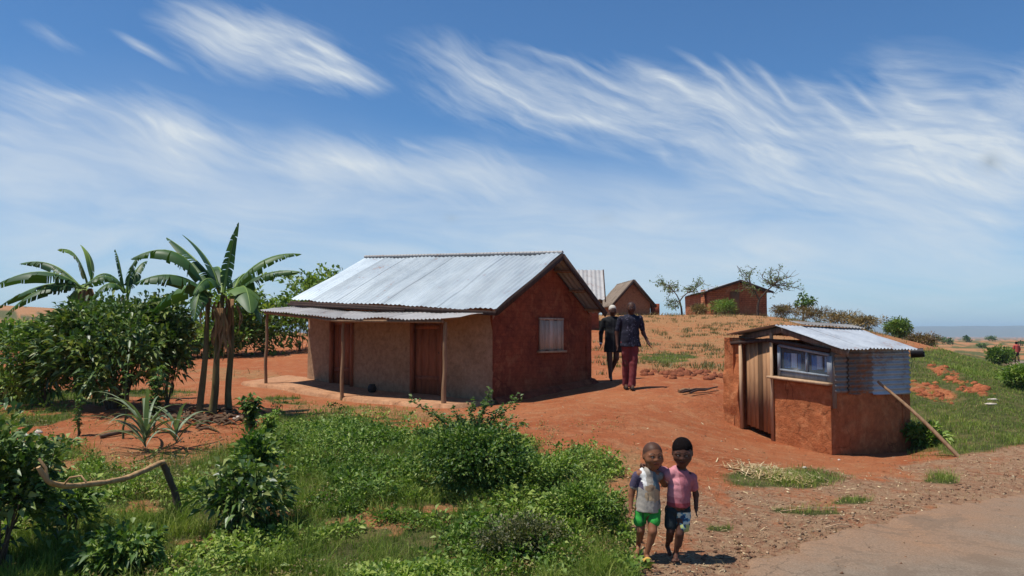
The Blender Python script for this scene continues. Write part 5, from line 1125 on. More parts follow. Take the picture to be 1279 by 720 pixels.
# ------------------------------------------------------------------ people: smooth-union distance fields -> one continuous mesh
def surface_nets(D,o,h):
    sgn=D<0; nx,ny,nz=D.shape
    c=[(i,j,k) for i in(0,1) for j in(0,1) for k in(0,1)]
    corners=[D[i:nx-1+i,j:ny-1+j,k:nz-1+k] for i,j,k in c]; s=[q<0 for q in corners]
    cnt=sum(q.astype(np.int8) for q in s); cell=(cnt>0)&(cnt<8); ii=np.argwhere(cell); m=len(ii)
    acc=np.zeros((m,3)); num=np.zeros(m); cv=np.stack([q[cell] for q in corners],1)
    for a in range(8):
        for b in range(a+1,8):
            ca,cb=np.array(c[a]),np.array(c[b])
            if np.abs(ca-cb).sum()!=1: continue
            va,vb=cv[:,a],cv[:,b]; x=(va<0)!=(vb<0); t=np.where(x,va/np.where(x,va-vb,1),0)
            acc+=np.where(x[:,None],ca+t[:,None]*(cb-ca),0); num+=x
    V=(ii+acc/num[:,None])*h+o
    idx=-np.ones(cell.shape,np.int64); idx[cell]=np.arange(m); Q=[]
    for ax in range(3):
        sl0=[slice(1,-1)]*3; sl1=[slice(1,-1)]*3
        A=np.moveaxis(D,ax,0); I=np.moveaxis(idx,ax,0)
        a=A[:-1,1:-1,1:-1]<0; b=A[1:,1:-1,1:-1]<0; e=np.argwhere(a!=b)
        if not len(e): continue
        i,j,k=e.T; q=np.stack([I[i,j,k],I[i,j+1,k],I[i,j+1,k+1],I[i,j,k+1]],1); fl=a[i,j,k]
        if ax==1: fl=~fl
        q[~fl]=q[~fl][:,::-1]; Q.append(q)
    Q=np.concatenate(Q); Q=Q[(Q>=0).all(1)]
    return V,Q
class SDF:
    def __init__(s,lo,hi,h): 
        s.lo=np.array(lo,float); s.h=h; n=np.ceil((np.array(hi)-s.lo)/h).astype(int)+1; s.D=np.full(n,.08); s.n=n
    def _box(s,lo,hi,pad):
        a=np.maximum(((lo-pad-s.lo)/s.h).astype(int),0); b=np.minimum(((hi+pad-s.lo)/s.h).astype(int)+2,s.n); sl=tuple(slice(x,y) for x,y in zip(a,b))
        g=np.meshgrid(*[s.lo[i]+s.h*np.arange(a[i],b[i]) for i in range(3)],indexing='ij'); return sl,np.stack(g,-1)
    def put(s,sl,d,k,sub=False):
        o=s.D[sl]
        if sub: s.D[sl]=np.maximum(o,-d); return
        if k>0: hh=np.clip(.5+.5*(o-d)/k,0,1); s.D[sl]=o*(1-hh)+d*hh-k*hh*(1-hh)
        else: s.D[sl]=np.minimum(o,d)
    def cap(s,a,b,ra,rb,k=.02):
        a=np.array(a,float);b=np.array(b,float); r=max(ra,rb); sl,P=s._box(np.minimum(a,b)-r,np.maximum(a,b)+r,k+.03)
        ab=b-a; t=np.clip(((P-a)@ab)/max(ab@ab,1e-9),0,1); d=np.linalg.norm(P-a-t[...,None]*ab,axis=-1)-(ra+(rb-ra)*t); s.put(sl,d,k)
    def ell(s,c,r,k=.02,sub=False,M=None):
        c=np.array(c,float);r=np.array(r,float); sl,P=s._box(c-r.max(),c+r.max(),k+.02); q=P-c
        if M is not None: q=q@np.asarray(M)
        l=np.linalg.norm(q/r,axis=-1); l2=np.linalg.norm(q/(r*r),axis=-1); d=l*(l-1)/np.maximum(l2,1e-6); s.put(sl,d,k,sub)
    def cutz(s,z,above=True):
        Z=s.lo[2]+s.h*np.arange(s.n[2]); d=(Z-z) if above else (z-Z); s.D=np.maximum(s.D,d[None,None,:])
    def noise(s,amp,sc,seed=0):
        g=np.meshgrid(*[s.lo[i]+s.h*np.arange(s.n[i]) for i in range(3)],indexing='ij')
        s.D=s.D+amp*((fbm((g[0]+g[1]*.7)*sc,g[2]*sc*.5+g[1]*sc*.4,seed,3)-.5)*2)
    def folds(s,amp,sc,seed=0):
        g=np.meshgrid(*[s.lo[i]+s.h*np.arange(s.n[i]) for i in range(3)],indexing='ij'); a=g[0]+g[1]*.8; n=fbm(a*sc+g[2]*sc*.35,g[2]*sc*.45-a*sc*.2,seed,3)
        s.D=s.D+amp*(1-np.abs(n-.5)*7)
    def mesh(s): 
        s.D[0]=s.D[-1]=.05; s.D[:,0]=s.D[:,-1]=.05; s.D[:,:,0]=s.D[:,:,-1]=.05
        return surface_nets(s.D,s.lo,s.h)
def skinmat(name,c):
    m,nt,b,out=newmat(name); n=noise(nt,pos(nt),30,4,.6); at_=N(nt,'ShaderNodeAttribute',attribute_name='col'); nt.links.new(mixc(nt,.35,at_.outputs['Color'],ramp(nt,n,[(.3,g1(.7)),(.7,g1(1.25))]),'MULTIPLY'),b.inputs['Base Color'])
    b.inputs['Roughness'].default_value=.55; b.inputs['Specular IOR Level'].default_value=.22; b.inputs['Subsurface Weight'].default_value=0; return m
SKC={}
SK1=skinmat('brown_skin',(.22,.088,.042)); SK2=skinmat('dark_skin',(.085,.036,.022)); SK3=skinmat('deep_skin',(.075,.033,.021)); HAIR=plain('black_hair',(.008,.006,.006),.95,.03,fine=120)
CLOTH=paint('dyed_cloth')
EYEW=paint('eye',.3,fine=200)
SKC={SK1:(.22,.088,.042),SK2:(.085,.036,.022),SK3:(.075,.033,.021)}
def skinC(V,M,W,hr,mat,scalp=0):
    c=np.array(SKC[mat]); C=np.tile(c,(len(V),1)); o=W(0,0,0); q=((V-o)@M)/hr; f=(q[:,1]<-.3)&(np.abs(q).max(1)<1.2)
    lips=f&(((q[:,0]/.24)**2+((q[:,2]+.48)/.13)**2)<1); C[lips]=c*[1.15,.75,.85]; C[f&(np.abs(q[:,2]+.475)<.03)&(np.abs(q[:,0])<.2)]=c*.3
    brow=f&(np.abs(np.abs(q[:,0])-.28)<.16)&(np.abs(q[:,2]-.24-.05*np.cos((np.abs(q[:,0])-.28)*9))<.045); C[brow]=c*.25
    lid=f&(((np.abs(q[:,0])-.27)/.17)**2+((q[:,2]-.06)/.11)**2<1); C[lid]=c*.55
    if scalp:
        h=q[:,2]+.95*q[:,1]+.1*np.sin(q[:,0]*7+q[:,1]*5); w=sm(.18,-.0,-(q[:,2]-.42-.75*(-q[:,1]-.30)))[:,None]*(q[:,2:3]>-.1)*(np.abs(q).max(1)<1.3)[:,None]*scalp; C=C*(1-w)+np.array([.02,.011,.008])*w
    return C
def hand(s,w,e,r,sc,k=.006,curl=.35,thumb=1,face=(0,-1,0)):
    """hand hanging from wrist w, forearm came from e"""
    w=np.array(w,float); d=unit(w-np.array(e,float)); f=np.array(face,float); f=unit(f-d*(f@d)); sd=np.cross(d,f)
    pl=.085*sc*.62; c=w+d*pl*.55; pe=w+d*pl
    s.cap(w,w+d*pl*.4,r*.9,.017*sc,k*2)
    for q in (-1,-.33,.33,1): s.cap(w+d*pl*.3+f*q*.010*sc,pe+f*q*.016*sc,.0125*sc,.0105*sc,k*1.5)
    for i,(q,L) in enumerate(((1,.062),(.33,.07),(-.33,.066),(-1,.052))):
        b=pe+f*q*.0175*sc; m=b+(d+sd*curl*.4*thumb+f*q*.10)*L*sc*.5; t=m+unit(d+sd*curl*1.6*thumb)*L*sc*.5; s.cap(b,m,.0085*sc,.0078*sc,k*.4); s.cap(m,t,.0078*sc,.006*sc,k*.3)
    b=w+d*pl*.3+f*.015*sc; m=b+unit(f+d*.6)*.03*sc; t=m+unit(f*.35+d+sd*.4*thumb)*.03*sc; s.cap(b,m,.011*sc,.009*sc,k); s.cap(m,t,.009*sc,.0075*sc,k*.4)
def head(s,c,hr,yaw,pitch,child):
    """c head centre; hr half height. returns matrix of the face"""
    cy,sy=math.cos(yaw),math.sin(yaw); cpi,spi=math.cos(pitch),math.sin(pitch)
    X=np.array([cy,sy,0.]); Yb=np.array([-sy,cy,0.]); Z=np.array([0,0,1.]); Y=Yb*cpi+Z*spi*-1*-1; Y=Yb*cpi+Z*spi; Zz=np.cross(X,Y)
    M=np.stack([X,Y,Zz],1); W=lambda x,y,z: c+M@np.array([x,y,z])*hr
    s.ell(W(0,.10,.22),np.array([.72,.86,.80])*hr,.01*hr/.1,M=M)
    s.ell(W(0,-.12,-.28),np.array([.60,.64,.64])*hr,.03*hr/.1,M=M)
    s.ell(W(0,-.42,-.66),np.array([.26,.22,.22])*hr,.03*hr/.1,M=M)      # chin
    for q in(-1,1):
        s.ell(W(.34*q,-.46,-.22),np.array([.27,.22,.24])*hr,.03*hr/.1,M=M)   # cheeks
        s.ell(W(.70*q,.10,-.02),np.array([.09,.17,.24])*hr,.008*hr/.1,M=M) # ears
        s.ell(W(.27*q,-.83,.06),np.array([.16,.10,.085])*hr,.0,sub=True,M=M)  # sockets
        s.ell(W(.27*q,-.60,.18),np.array([.22,.12,.05])*hr,.02*hr/.1,M=M)  # brow
        s.ell(W(.12*q,-.78,-.20),np.array([.08,.08,.07])*hr,.01*hr/.1,M=M) # nostrils
    s.cap(W(0,-.72,.1),W(0,-.84,-.16),.05*hr,.095*hr,.012*hr/.1)
    s.ell(W(0,-.74,-.42),np.array([.23,.1,.055])*hr,.008*hr/.1,M=M); s.ell(W(0,-.71,-.54),np.array([.2,.1,.06])*hr,.008*hr/.1,M=M)
    s.ell(W(0,-.85,-.475),np.array([.2,.08,.018])*hr,.0,sub=True,M=M)
    return M,W
def place(V,o,rz,sc=1): 
    c,s_=math.cos(rz),math.sin(rz); return (V*sc)@np.array([[c,-s_,0],[s_,c,0],[0,0,1]]).T+o
def emit(V,Q,name,mat,th,C=None):
    mb=MB(); mb.add(V+wloc(th),Q,C=C); return mb.build(name,mat,th,smooth=True)
def eyes(W,M,hr,th):
    for q in(-1,1):
        mb=MB(); c=W(.27*q,-.665,.055); mb.ball(c+wloc(th),.115*hr,n=18,m=16); V=np.concatenate(mb.V); r=(V-wloc(th)-c)@M
        dk=((r[:,1]<0)&(np.hypot(r[:,0],r[:,2])<.052*hr))[:,None]; C=np.where(dk,[.01,.006,.005],[.55,.5,.45]); mb.C=[C]; mb.build('eye',EYEW,th,smooth=True)
def hair_shell(c,M,hr,th,name='hair',mat=None,th_=1.05,front=-.30,low=.0,C=None,noise_=.0,const=None):
    W=lambda x,y,z: c+M@np.array([x,y,z])*hr
    s=SDF(c-hr*1.4,c+hr*1.5,hr*.05); s.ell(W(0,.10+.9*(th_-1),.22+1.2*(th_-1)),np.array([.72,.86,.80])*hr*(1+(th_-1)*.6),0,M=M)
    g=np.meshgrid(*[s.lo[i]+s.h*np.arange(s.n[i]) for i in range(3)],indexing='ij'); P=(np.stack(g,-1)-c)@M/hr
    # hairline plane: keep where above a slanted line going down to the nape
    pl=(low+ -P[...,2]*1.0 - (P[...,1]-front)*.95+.10*np.sin(P[...,0]*9)*np.cos(P[...,1]*7)+.12*np.abs(P[...,0]))*hr*.7; s.D=np.maximum(s.D,pl)
    if noise_: s.noise(noise_*hr,14/hr*.1)
    V,Q=s.mesh(); C=C if const is None else np.tile(const,(len(V),1)); return emit(V,Q,name,mat or HAIR,th,C)
def px(u,v,u0,v0,k,y=0): return np.array([(u-u0)*k,y,(v0-v)*k])
# ---- the two boys
BO=onground(820,6.95); u_,v_=proj(*[np.array([q]) for q in BO]); V0=float(v_[0]); K=BO[1]/F
def boys():
    u0,v0=820,699.5
    k=K*1.0
    p=lambda u,v,y=0: px(u,v,u0,v0,k,y)
    gyB=np.array([BO[0],BO[1],BO[2]])
    # ------- boy A (grey vest, green shorts)
    th=thing('person','small boy in a grey vest and green shorts with one yellow sandal','person',BO)
    s=SDF((-.36,-.30,-.02),(.22,.26,1.06),.0048); kk=.018
    H=p(813,573.5,-.03); hr=.114
    # torso
    s.cap(p(807,634,0),p(808,612,.0),.082,.08,.03); s.cap(p(808,612),p(808,596,.0),.078,.066,.03); s.cap(p(796,597),p(820,597),.038,.038,.03)
    s.cap(p(809,596),p(811,580,-.01),.038,.034,.02)
    s.cap(p(801,638),p(813,638),.062,.062,.02)
    # image-left leg, trailing
    hipL=p(799,640);kneL=p(797,664,-.03);ankL=p(797,685,.10); s.cap(hipL,kneL,.054,.032,kk); s.cap(kneL,ankL,.031,.020,kk); s.cap(kneL+[0,.02,-.03],kneL+[0,.04,-.08],.029,.026,.015)
    s.cap(ankL+[0,.005,-.005],p(795,694,.03)+[0,0,.0],.020,.014,.012); s.cap(p(795,690,.07),p(793,694,.02),.018,.018,.01)
    hipR=p(813,640);kneR=p(810,663,-.10);ankR=p(803,688,-.10); s.cap(hipR,kneR,.058,.035,kk); s.cap(kneR,ankR,.033,.021,kk); s.cap(kneR+[-.003,.015,-.03],kneR+[-.012,.02,-.09],.032,.027,.015)
    s.cap(ankR+[0,.02,-.02],p(802,697,-.17)+[0,0,.01],.024,.017,.012)
    for i in range(5): s.cap(p(802,697,-.17)+[(i-2)*.010,-.0,.008],p(802,698,-.19)+[(i-2)*.0115,-.0+.003*abs(i-1),.006],.0075,.0065,.004)
    # arms: image-left hanging, the other behind boy B
    shL=p(793,600,.0);elL=p(787,621,.01);wrL=p(785,637,-.03); s.cap(shL,elL,.033,.024,kk); s.cap(elL,wrL,.025,.017,kk); hand(s,wrL,elL,.017,.66,thumb=1,face=(.3,-1,0))
    shR=p(822,600,.03);elR=p(832,613,.16);wrR=p(846,614,.18); s.cap(shR,elR,.033,.024,kk); s.cap(elR,wrR,.025,.018,kk); hand(s,wrR,elR,.017,.66,face=(0,.2,1))
    M,W=head(s,H,hr,R(10),R(2),True)
    V,Q=s.mesh(); emit(V,Q,'body',SK1,th,skinC(V,M,W,hr,SK1,.75)); eyes(W,M,hr,th)
    # vest
    s=SDF((-.36,-.24,.35),(.22,.24,.85),.0048); s.cap(p(806,642),p(808,612),.108,.096,.03); s.cap(p(808,612),p(808,597),.09,.074,.03); s.cap(p(795,598),p(821,598),.043,.043,.02)
    s.ell(p(812,586,-.02),np.array([.05,.07,.045]),0,sub=True)
    s.cap(shL,lerp(shL,elL,.5),.046,.042,.015)
    s.D=np.maximum(s.D,(p(0,641)[2]-(s.lo[2]+s.h*np.arange(s.n[2]))-.0)[None,None,:]); s.noise(.006,9,3); s.folds(.005,16,3); V,Q=s.mesh()
    q=lambda u,v: p(u,v)
    x=V[:,0];z=V[:,2]; n=(fbm(x*30,z*30,5,3)-.5)*.02
    U=x/k+u0+n*300; Vv=v0-z/k+n*300
    C=np.tile([.34,.30,.25],(len(V),1))
    def paintp(m,c): C[m]=c
    paintp((U>812)&(Vv<618),[.10,.15,.17]); paintp((U>818)&(Vv<632),[.16,.17,.16]); paintp((((U-811)/11)**2+((Vv-620)/8)**2<1),[.42,.3,.18]); paintp((((U-808)/7)**2+((Vv-611)/4)**2<1),[.30,.2,.12])
    paintp((U<799)&(Vv<612),[.07,.055,.09]); paintp((abs(U-800.5-(Vv-600)*.12)<2.6)&(Vv<608),[.68,.66,.62]); emit(V,Q,'shirt',CLOTH,th,C)
    # shorts
    s=SDF((-.36,-.3,.2),(.22,.24,.5),.0048); s.cap(p(801,640),p(813,640),.070,.070,.02); s.cap(hipL,p(797,652,-.015),.058,.054,.006); s.cap(hipR,p(813,652,-.055),.060,.056,.006)
    s.cutz(p(0,638)[2],True); Z=s.lo[2]+s.h*np.arange(s.n[2]); s.D=np.maximum(s.D,(p(0,657.5)[2]-Z)[None,None,:]); s.folds(.004,18,4); V,Q=s.mesh()
    z=V[:,2]; C=np.tile([.035,.30,.045],(len(V),1)); C[(V[:,1]<0)&(abs(V[:,0]-p(799,0)[0])<.01)]=[.02,.12,.03]; emit(V,Q,'shorts',CLOTH,th,C)
    # sandal
    mb=MB(); c=p(802,697,-.12)+wloc(th); c[2]=wloc(th)[2]+.012; pts=[]
    out=[(-.030,.085),(-.034,.03),(-.030,-.02),(-.038,-.07),(-.030,-.105),(0,-.118),(.028,-.105),(.036,-.07),(.028,-.02),(.032,.03),(.028,.085),(0,.1)]
    G=[[c+[x_,y_,z_] for x_,y_ in out] for z_ in (-.012,.012)]; mb.grid(G,closed=True); mb.add([*G[1],c+[0,0,.012]],T=[[i,(i+1)%12,12] for i in range(12)])
    YEL=plain('yellow_sandal',(.55,.33,.07),.5); sd=mb.build('sandal',YEL,th)
    mb=MB(); a=np.linspace(0,np.pi,9); rows=[[c+np.array([math.cos(t)*.040,y_,.008+math.sin(t)*.042]) for t in a] for y_ in(-.085,-.06,-.035)]; mb.grid(rows); mb.build('strap',YEL,sd,smooth=True)
    # ------- boy B (pink shirt, navy patterned shorts)
    th=thing('person','small boy in a pink shirt and dark blue patterned shorts, arm round his friend','person',BO)
    s=SDF((-.20,-.28,-.02),(.40,.28,1.10),.0048); H=p(850,570.5,-.01); hr=.115
    s.cap(p(845,632),p(846,610),.080,.08,.03); s.cap(p(846,610),p(848,597),.076,.066,.03); s.cap(p(834,597),p(860,599),.038,.037,.03); s.cap(p(848,596),p(850,582),.036,.033,.02); s.cap(p(838,638),p(850,638),.062,.062,.02)
    hipL=p(836,642);kneL=p(834,665,-.02);ankL=p(833,686,.09); s.cap(hipL,kneL,.054,.032,kk); s.cap(kneL,ankL,.030,.019,kk); s.cap(kneL+[0,.02,-.03],kneL+[0,.04,-.08],.032,.028,.015); s.cap(p(833,688,.09),p(834,694,.02),.019,.017,.01)
    hipR=p(851,642);kneR=p(844,667,-.06);ankR=p(840,690,-.03); s.cap(hipR,kneR,.056,.033,kk); s.cap(kneR,ankR,.031,.020,kk); s.cap(kneR+[0,.015,-.03],kneR+[-.008,.02,-.09],.034,.03,.015)
    s.cap(ankR+[0,.02,-.02],p(838,697,-.09)+[0,0,.008],.024,.018,.012)
    for i in range(5): s.cap(p(838,697,-.09)+[(i-2)*.012,0,.004],p(837,698,-.115)+[(i-2)*.0135,.003*abs(i-1),.004],.0078,.0068,.004)
    shR=p(862,602);elR=p(867,622,.02);wrR=p(866,637,-.01); s.cap(shR,elR,.033,.023,kk); s.cap(elR,wrR,.024,.017,kk); hand(s,wrR,elR,.017,.66,thumb=-1,face=(-.3,-1,0))
    # arm round the neck of A: up, behind, hand on A's far shoulder
    shL=p(834,600,.03);elL=p(824,590,.11);wrL=p(806,589,.10); s.cap(shL,elL,.032,.025,kk); s.cap(elL,wrL,.025,.019,kk); hw=p(801,588,.05); s.cap(wrL,hw,.018,.019,.01)
    for i in range(4): a=hw+np.array([-.004+.004*i,-.0,.013*(1.5-i)]); m=a+[-.004,-.045,.006]; t=m+[.012,-.035,-.022-.002*i]; s.cap(a,m,.0085,.008,.004); s.cap(m,t,.008,.0065,.003)
    s.cap(hw,hw+[.018,-.02,.02],.009,.008,.006); s.cap(hw+[.018,-.02,.02],hw+[.03,-.045,.015],.008,.0065,.003)
    M,W=head(s,H,hr,R(-12),R(10),True); V,Q=s.mesh(); emit(V,Q,'body',SK2,th,skinC(V,M,W,hr,SK2)); eyes(W,M,hr,th); hair_shell(H,M,hr,th,th_=1.09,front=-.42,low=.16,noise_=.05)
    s=SDF((-.20,-.26,.35),(.40,.26,.90),.0048); s.cap(p(845,640),p(846,610),.106,.096,.03); s.cap(p(846,610),p(848,598),.088,.076,.03); s.cap(p(834,599),p(861,600),.046,.044,.02); s.cap(shR,lerp(shR,elR,.5),.045,.042,.015); s.cap(shL,lerp(shL,elL,.55),.050,.046,.015); s.cap(p(834,597),p(842,592),.052,.046,.012)
    s.ell(p(850,587,-.02),np.array([.045,.06,.03]),0,sub=True); Z=s.lo[2]+s.h*np.arange(s.n[2]); s.D=np.maximum(s.D,(p(0,635)[2]-Z)[None,None,:]); s.noise(.006,9,8); s.folds(.005,16,8); V,Q=s.mesh()
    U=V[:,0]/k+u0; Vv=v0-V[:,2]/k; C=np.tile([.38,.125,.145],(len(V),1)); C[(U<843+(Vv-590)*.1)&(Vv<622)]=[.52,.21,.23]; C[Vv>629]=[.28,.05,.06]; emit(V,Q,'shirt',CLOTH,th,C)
    s=SDF((-.20,-.26,.18),(.40,.26,.50),.0048); s.cap(p(838,640),p(850,640),.070,.070,.02); s.cap(hipL,p(834,658,-.01),.057,.052,.006); s.cap(hipR,p(849,660,-.03),.060,.055,.006); s.cutz(p(0,632)[2],True); s.D=np.maximum(s.D,(p(0,665)[2]-(s.lo[2]+s.h*np.arange(s.n[2])))[None,None,:]); s.folds(.004,18,9); V,Q=s.mesh()
    U=V[:,0]/k+u0; Vv=v0-V[:,2]/k; C=np.tile([.016,.026,.030],(len(V),1)); nn=fbm(U*.32,Vv*.32,77,2); z=(U>841)&(Vv>641); C[z]=[.08,.25,.36]; C[z&(nn>.55)]=[.55,.6,.5]; C[z&(nn<.38)]=[.03,.06,.12]; C[z&(Vv>655)&(nn>.45)]=[.40,.45,.16]; emit(V,Q,'shorts',CLOTH,th,C)
boys()
# ---- the men
def man(name_label,u0,v0,Y,hpx,style):
    o=onground(u0,Y); v0=float(proj(o[0:1],o[1:2],o[2:3])[1][0]); k=Y/F; th=thing('person',name_label,'person',o)
    H_=hpx*k; S=H_/1.75
    s=SDF((-.5*S,-.42*S,-.03),(.5*S,.42*S,1.85*S),.0085*S); kk=.03*S
    P=lambda x,y,z: np.array([x,y,z])*S
    return th,s,P,S,kk
def man1():
    th,s,P,S,kk=man('man with shaved head in a dark navy patterned shirt and maroon trousers',787,487,16.9,108,0)
    H=P(.02,-.03,1.64); hr=.118*S
    s.cap(P(0,0,.98),P(0,0,1.2),.105*S,.10*S,.05); s.cap(P(0,0,1.2),P(0,0,1.38),.105*S,.095*S,.05); s.cap(P(-.15,0,1.41),P(.15,0,1.41),.05*S,.05*S,.03); s.cap(P(.0,0,1.43),P(.02,-.01,1.56),.058*S,.055*S,.03)
    s.cap(P(-.07,0,.93),P(.07,0,.93),.095*S,.095*S,.03)
    legs=[(P(-.09,0,.92),P(-.09,.03,.50),P(-.09,.09,.09)),(P(.08,0,.92),P(.05,-.05,.50),P(.01,-.09,.09))]
    for h_,kn,an in legs: s.cap(h_,kn,.088*S,.058*S,kk); s.cap(kn,an,.056*S,.036*S,kk); s.cap(an,an+P(0,-.15,-.055),.035*S,.03*S,.02)
    arms=[(P(-.20,0,1.41),P(-.27,.03,1.13),P(-.27,-.04,.88)),(P(.20,0,1.41),P(.27,.04,1.13),P(.36,-.06,.92))]
    for i,(a,b,c) in enumerate(arms): s.cap(a,b,.052*S,.038*S,kk); s.cap(b,c,.037*S,.026*S,kk); hand(s,c,b,.026*S,1.0*S,k=.01,thumb=1-2*i,face=(.2 if i==0 else -.2,-1,0))
    M,W=head(s,H,hr,R(0),R(4),False); V,Q=s.mesh(); emit(V,Q,'body',SK3,th,skinC(V,M,W,hr,SK3,.5)); eyes(W,M,hr,th)
    s=SDF(P(-.5,-.3,.8),P(.5,.3,1.55),.0085*S); [ (s.cap(P(.085*q,0,.84),P(.06*q,0,1.15),.132*S,.115*S,.04),s.cap(P(.06*q,0,1.15),P(.075*q,0,1.36),.115*S,.12*S,.04)) for q in (-1,1)]; s.cap(P(0,0,.84),P(0,0,1.40),.135*S,.118*S,.05); s.cap(P(-.17,0,1.415),P(.17,0,1.415),.064*S,.064*S,.04); s.cap(P(-.08,0,1.44),P(.08,0,1.44),.06*S,.06*S,.03)
    for a,b,c in arms: s.cap(a,lerp(a,b,.72),.062*S,.056*S,.03)
    Z=s.lo[2]+s.h*np.arange(s.n[2]); s.D=np.maximum(s.D,(.86*S-Z)[None,None,:]); s.noise(.008,6,2); s.folds(.008,9,2); V,Q=s.mesh(); C=np.tile([.014,.014,.026],(len(V),1)); n=vnoise(V[:,0]*45,V[:,2]*45,4); C[(n>.86)]=[.10,.09,.13]; C[(abs(V[:,0]-.02)<.012)&(V[:,1]<0)]=[.03,.03,.05]; emit(V,Q,'shirt',CLOTH,th,C)
    s=SDF(P(-.4,-.4,.0),P(.4,.3,1.02),.0085*S); s.cap(P(-.06,0,.93),P(.06,0,.93),.105*S,.105*S,.02)
    for h_,kn,an in legs: s.cap(h_,lerp(h_,an,.5),.1*S,.08*S,.02); s.cap(lerp(h_,an,.5),an,.08*S,.07*S,.02)
    Z=s.lo[2]+s.h*np.arange(s.n[2]); s.D=np.maximum(s.D,(.07*S-Z)[None,None,:]); s.cutz(.98*S); s.noise(.006,5,5); s.folds(.010,8,5); V,Q=s.mesh(); emit(V,Q,'trousers',CLOTH,th,np.tile([.155,.030,.032],(len(V),1)))
    for h_,kn,an in legs:
        s=SDF(an-.25*S,an+.2*S,.008*S); s.cap(an+P(0,.03,-.055),an+P(0,-.15,-.062),.042*S,.036*S,.02); s.D=np.maximum(s.D,((an[2]-.095*S)-(s.lo[2]+s.h*np.arange(s.n[2])))[None,None,:]); V,Q=s.mesh(); emit(V,Q,'shoe',CLOTH,th,np.tile([.03,.02,.015],(len(V),1)))
def man2():
    th,s,P,S,kk=man('man in long black coat with bare legs and pale cap nearest the house wall',765,473,18.6,94,0)
    H=P(.0,-.03,1.62); hr=.115*S
    s.cap(P(0,0,.98),P(0,0,1.2),.10*S,.10*S,.05); s.cap(P(0,0,1.2),P(0,0,1.36),.10*S,.095*S,.05); s.cap(P(-.15,0,1.39),P(.15,0,1.39),.05*S,.05*S,.03); s.cap(P(.0,0,1.41),P(.0,-.01,1.55),.056*S,.053*S,.03); s.cap(P(-.07,0,.93),P(.07,0,.93),.095*S,.095*S,.03)
    legs=[(P(-.08,0,.92),P(-.08,-.06,.50),P(-.07,-.10,.09)),(P(.08,0,.92),P(.08,.0,.52),P(-.03,.22,.17))]
    for i,(h_,kn,an) in enumerate(legs): s.cap(h_,kn,.09*S,.062*S,kk); s.cap(kn,an,.062*S,.038*S,kk); s.cap(an,an+P(0,-.14,-.055 if i==0 else -.13),.034*S,.028*S,.02)
    arms=[(P(-.20,0,1.39),P(-.27,.02,1.10),P(-.28,-.04,.86)),(P(.19,0,1.39),P(.25,.05,1.12),P(.20,-.05,.88))]
    for i,(a,b,c) in enumerate(arms): s.cap(a,b,.05*S,.037*S,kk); s.cap(b,c,.036*S,.026*S,kk); hand(s,c,b,.026*S,1.0*S,k=.01,thumb=1-2*i,face=(.2 if i==0 else -.2,-1,0))
    M,W=head(s,H,hr,R(8),R(6),False); V,Q=s.mesh(); emit(V,Q,'body',SK3,th,skinC(V,M,W,hr,SK3)); eyes(W,M,hr,th)
    s=SDF(P(-.5,-.35,.6),P(.5,.35,1.55),.0085*S); [ (s.cap(P(.08*q,0,.66),P(.055*q,0,1.1),.13*S,.115*S,.04),s.cap(P(.055*q,0,1.1),P(.075*q,0,1.34),.115*S,.12*S,.04)) for q in (-1,1)]; s.cap(P(0,0,.68),P(0,0,1.38),.13*S,.115*S,.05); s.cap(P(-.17,0,1.395),P(.17,0,1.395),.066*S,.066*S,.04); s.cap(P(-.08,0,1.43),P(.08,0,1.43),.06*S,.06*S,.03)
    for a,b,c in arms: s.cap(a,b,.064*S,.055*S,.03); s.cap(b,lerp(b,c,.85),.055*S,.046*S,.02)
    Z=s.lo[2]+s.h*np.arange(s.n[2]); s.D=np.maximum(s.D,(.66*S-Z)[None,None,:]); s.noise(.008,5,2); s.folds(.009,8,4); V,Q=s.mesh(); C=np.tile([.010,.010,.011],(len(V),1)); C[(abs(V[:,0])<.012)&(V[:,1]<0)]=[.03,.03,.03]; emit(V,Q,'coat',CLOTH,th,C)
    hair_shell(H,M,hr,th,name='cap',mat=CLOTH,th_=1.1,front=-.35,low=.25,const=(.5,.45,.38))
    mb=MB(); c=arms[0][2]+wloc(th); t=np.linspace(0,2*np.pi,14,endpoint=False); d=unit(arms[0][2]-arms[0][1]); x=unit(np.cross(d,[0,1,0])); y=np.cross(d,x); G=[[c+d*z_+ (x*math.cos(q)+y*math.sin(q))*.034*S for q in t] for z_ in (-.02,.012)]; mb.grid(G,closed=True); mb.build('wristband',plain('white_band',(.7,.7,.68),.5),th)
man1(); man2()
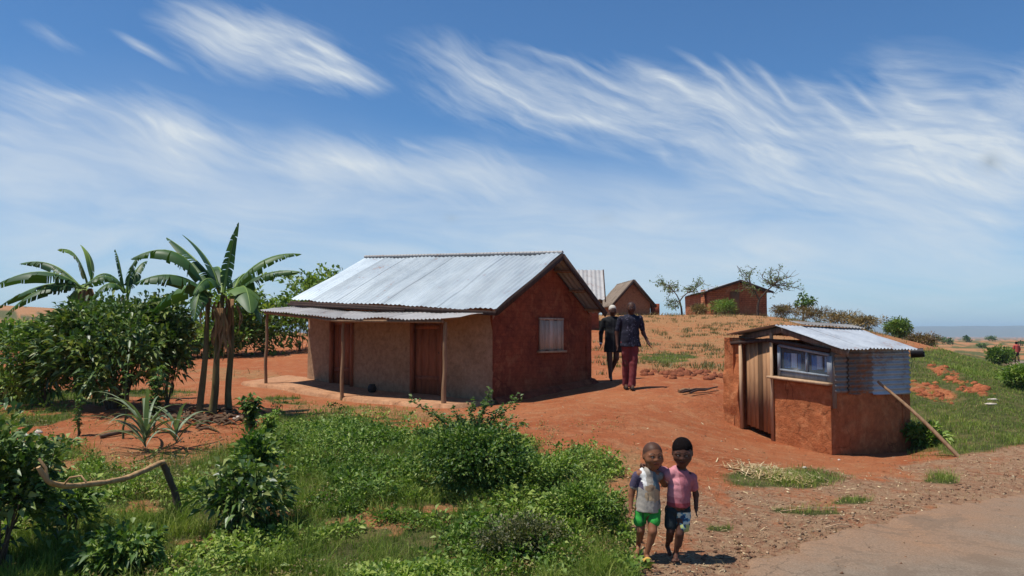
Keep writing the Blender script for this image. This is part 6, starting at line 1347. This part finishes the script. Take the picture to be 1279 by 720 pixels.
def walker():
    th,s,P,S,kk=man('distant person in red top and dark trousers walking on the far road','' or 1268,450,60,27,0)
    s=SDF(P(-.5,-.42,-.03),P(.5,.42,1.85),.014); hr=.118*S; H=P(0,.02,1.63)
    s.cap(P(0,0,.98),P(0,0,1.38),.14*S,.14*S,.05); s.cap(P(-.16,0,1.42),P(.16,0,1.42),.06*S,.06*S,.04); s.cap(P(0,0,1.42),P(0,0,1.56),.055*S,.055*S,.03)
    legs=[(P(-.08,0,.92),P(-.08,.05,.5),P(-.07,.12,.08)),(P(.08,0,.92),P(.07,-.08,.5),P(.05,-.16,.1))]
    for h_,kn,an in legs: s.cap(h_,kn,.085*S,.058*S,kk); s.cap(kn,an,.056*S,.036*S,kk); s.cap(an,an+P(0,.14,-.05),.035*S,.028*S,.02)
    arms=[(P(-.2,0,1.4),P(-.28,.0,1.12),P(-.24,.10,.90)),(P(.2,0,1.4),P(.28,0,1.12),P(.24,.1,.90))]
    for a,b,c in arms: s.cap(a,b,.05*S,.038*S,kk); s.cap(b,c,.037*S,.027*S,kk); hand(s,c,b,.026*S,1.0*S,k=.01,face=(0,1,0))
    M,W=head(s,H,hr,R(180),R(0),False); V,Q=s.mesh(); emit(V,Q,'body',SK3,th,skinC(V,M,W,hr,SK3)); hair_shell(H,M,hr,th,th_=1.08,front=-.3,low=.05)
    s=SDF(P(-.5,-.35,.8),P(.5,.35,1.55),.012); s.cap(P(0,0,.92),P(0,0,1.38),.17*S,.165*S,.05); s.cap(P(-.17,0,1.41),P(.17,0,1.41),.075*S,.075*S,.03)
    for a,b,c in arms: s.cap(a,b,.072*S,.06*S,.02); s.cap(b,lerp(b,c,.8),.06*S,.05*S,.02)
    s.D=np.maximum(s.D,(.88*S-(s.lo[2]+s.h*np.arange(s.n[2])))[None,None,:]); V,Q=s.mesh(); emit(V,Q,'jacket',CLOTH,th,np.tile([.42,.07,.055],(len(V),1)))
    s=SDF(P(-.4,-.4,.0),P(.4,.35,1.02),.012); s.cap(P(-.07,0,.93),P(.07,0,.93),.125*S,.125*S,.03)
    for h_,kn,an in legs: s.cap(h_,kn,.1*S,.078*S,.03); s.cap(kn,an,.078*S,.065*S,.03)
    s.D=np.maximum(s.D,(.09*S-(s.lo[2]+s.h*np.arange(s.n[2])))[None,None,:]); s.cutz(.98*S); V,Q=s.mesh(); emit(V,Q,'trousers',CLOTH,th,np.tile([.05,.02,.02],(len(V),1)))
walker()
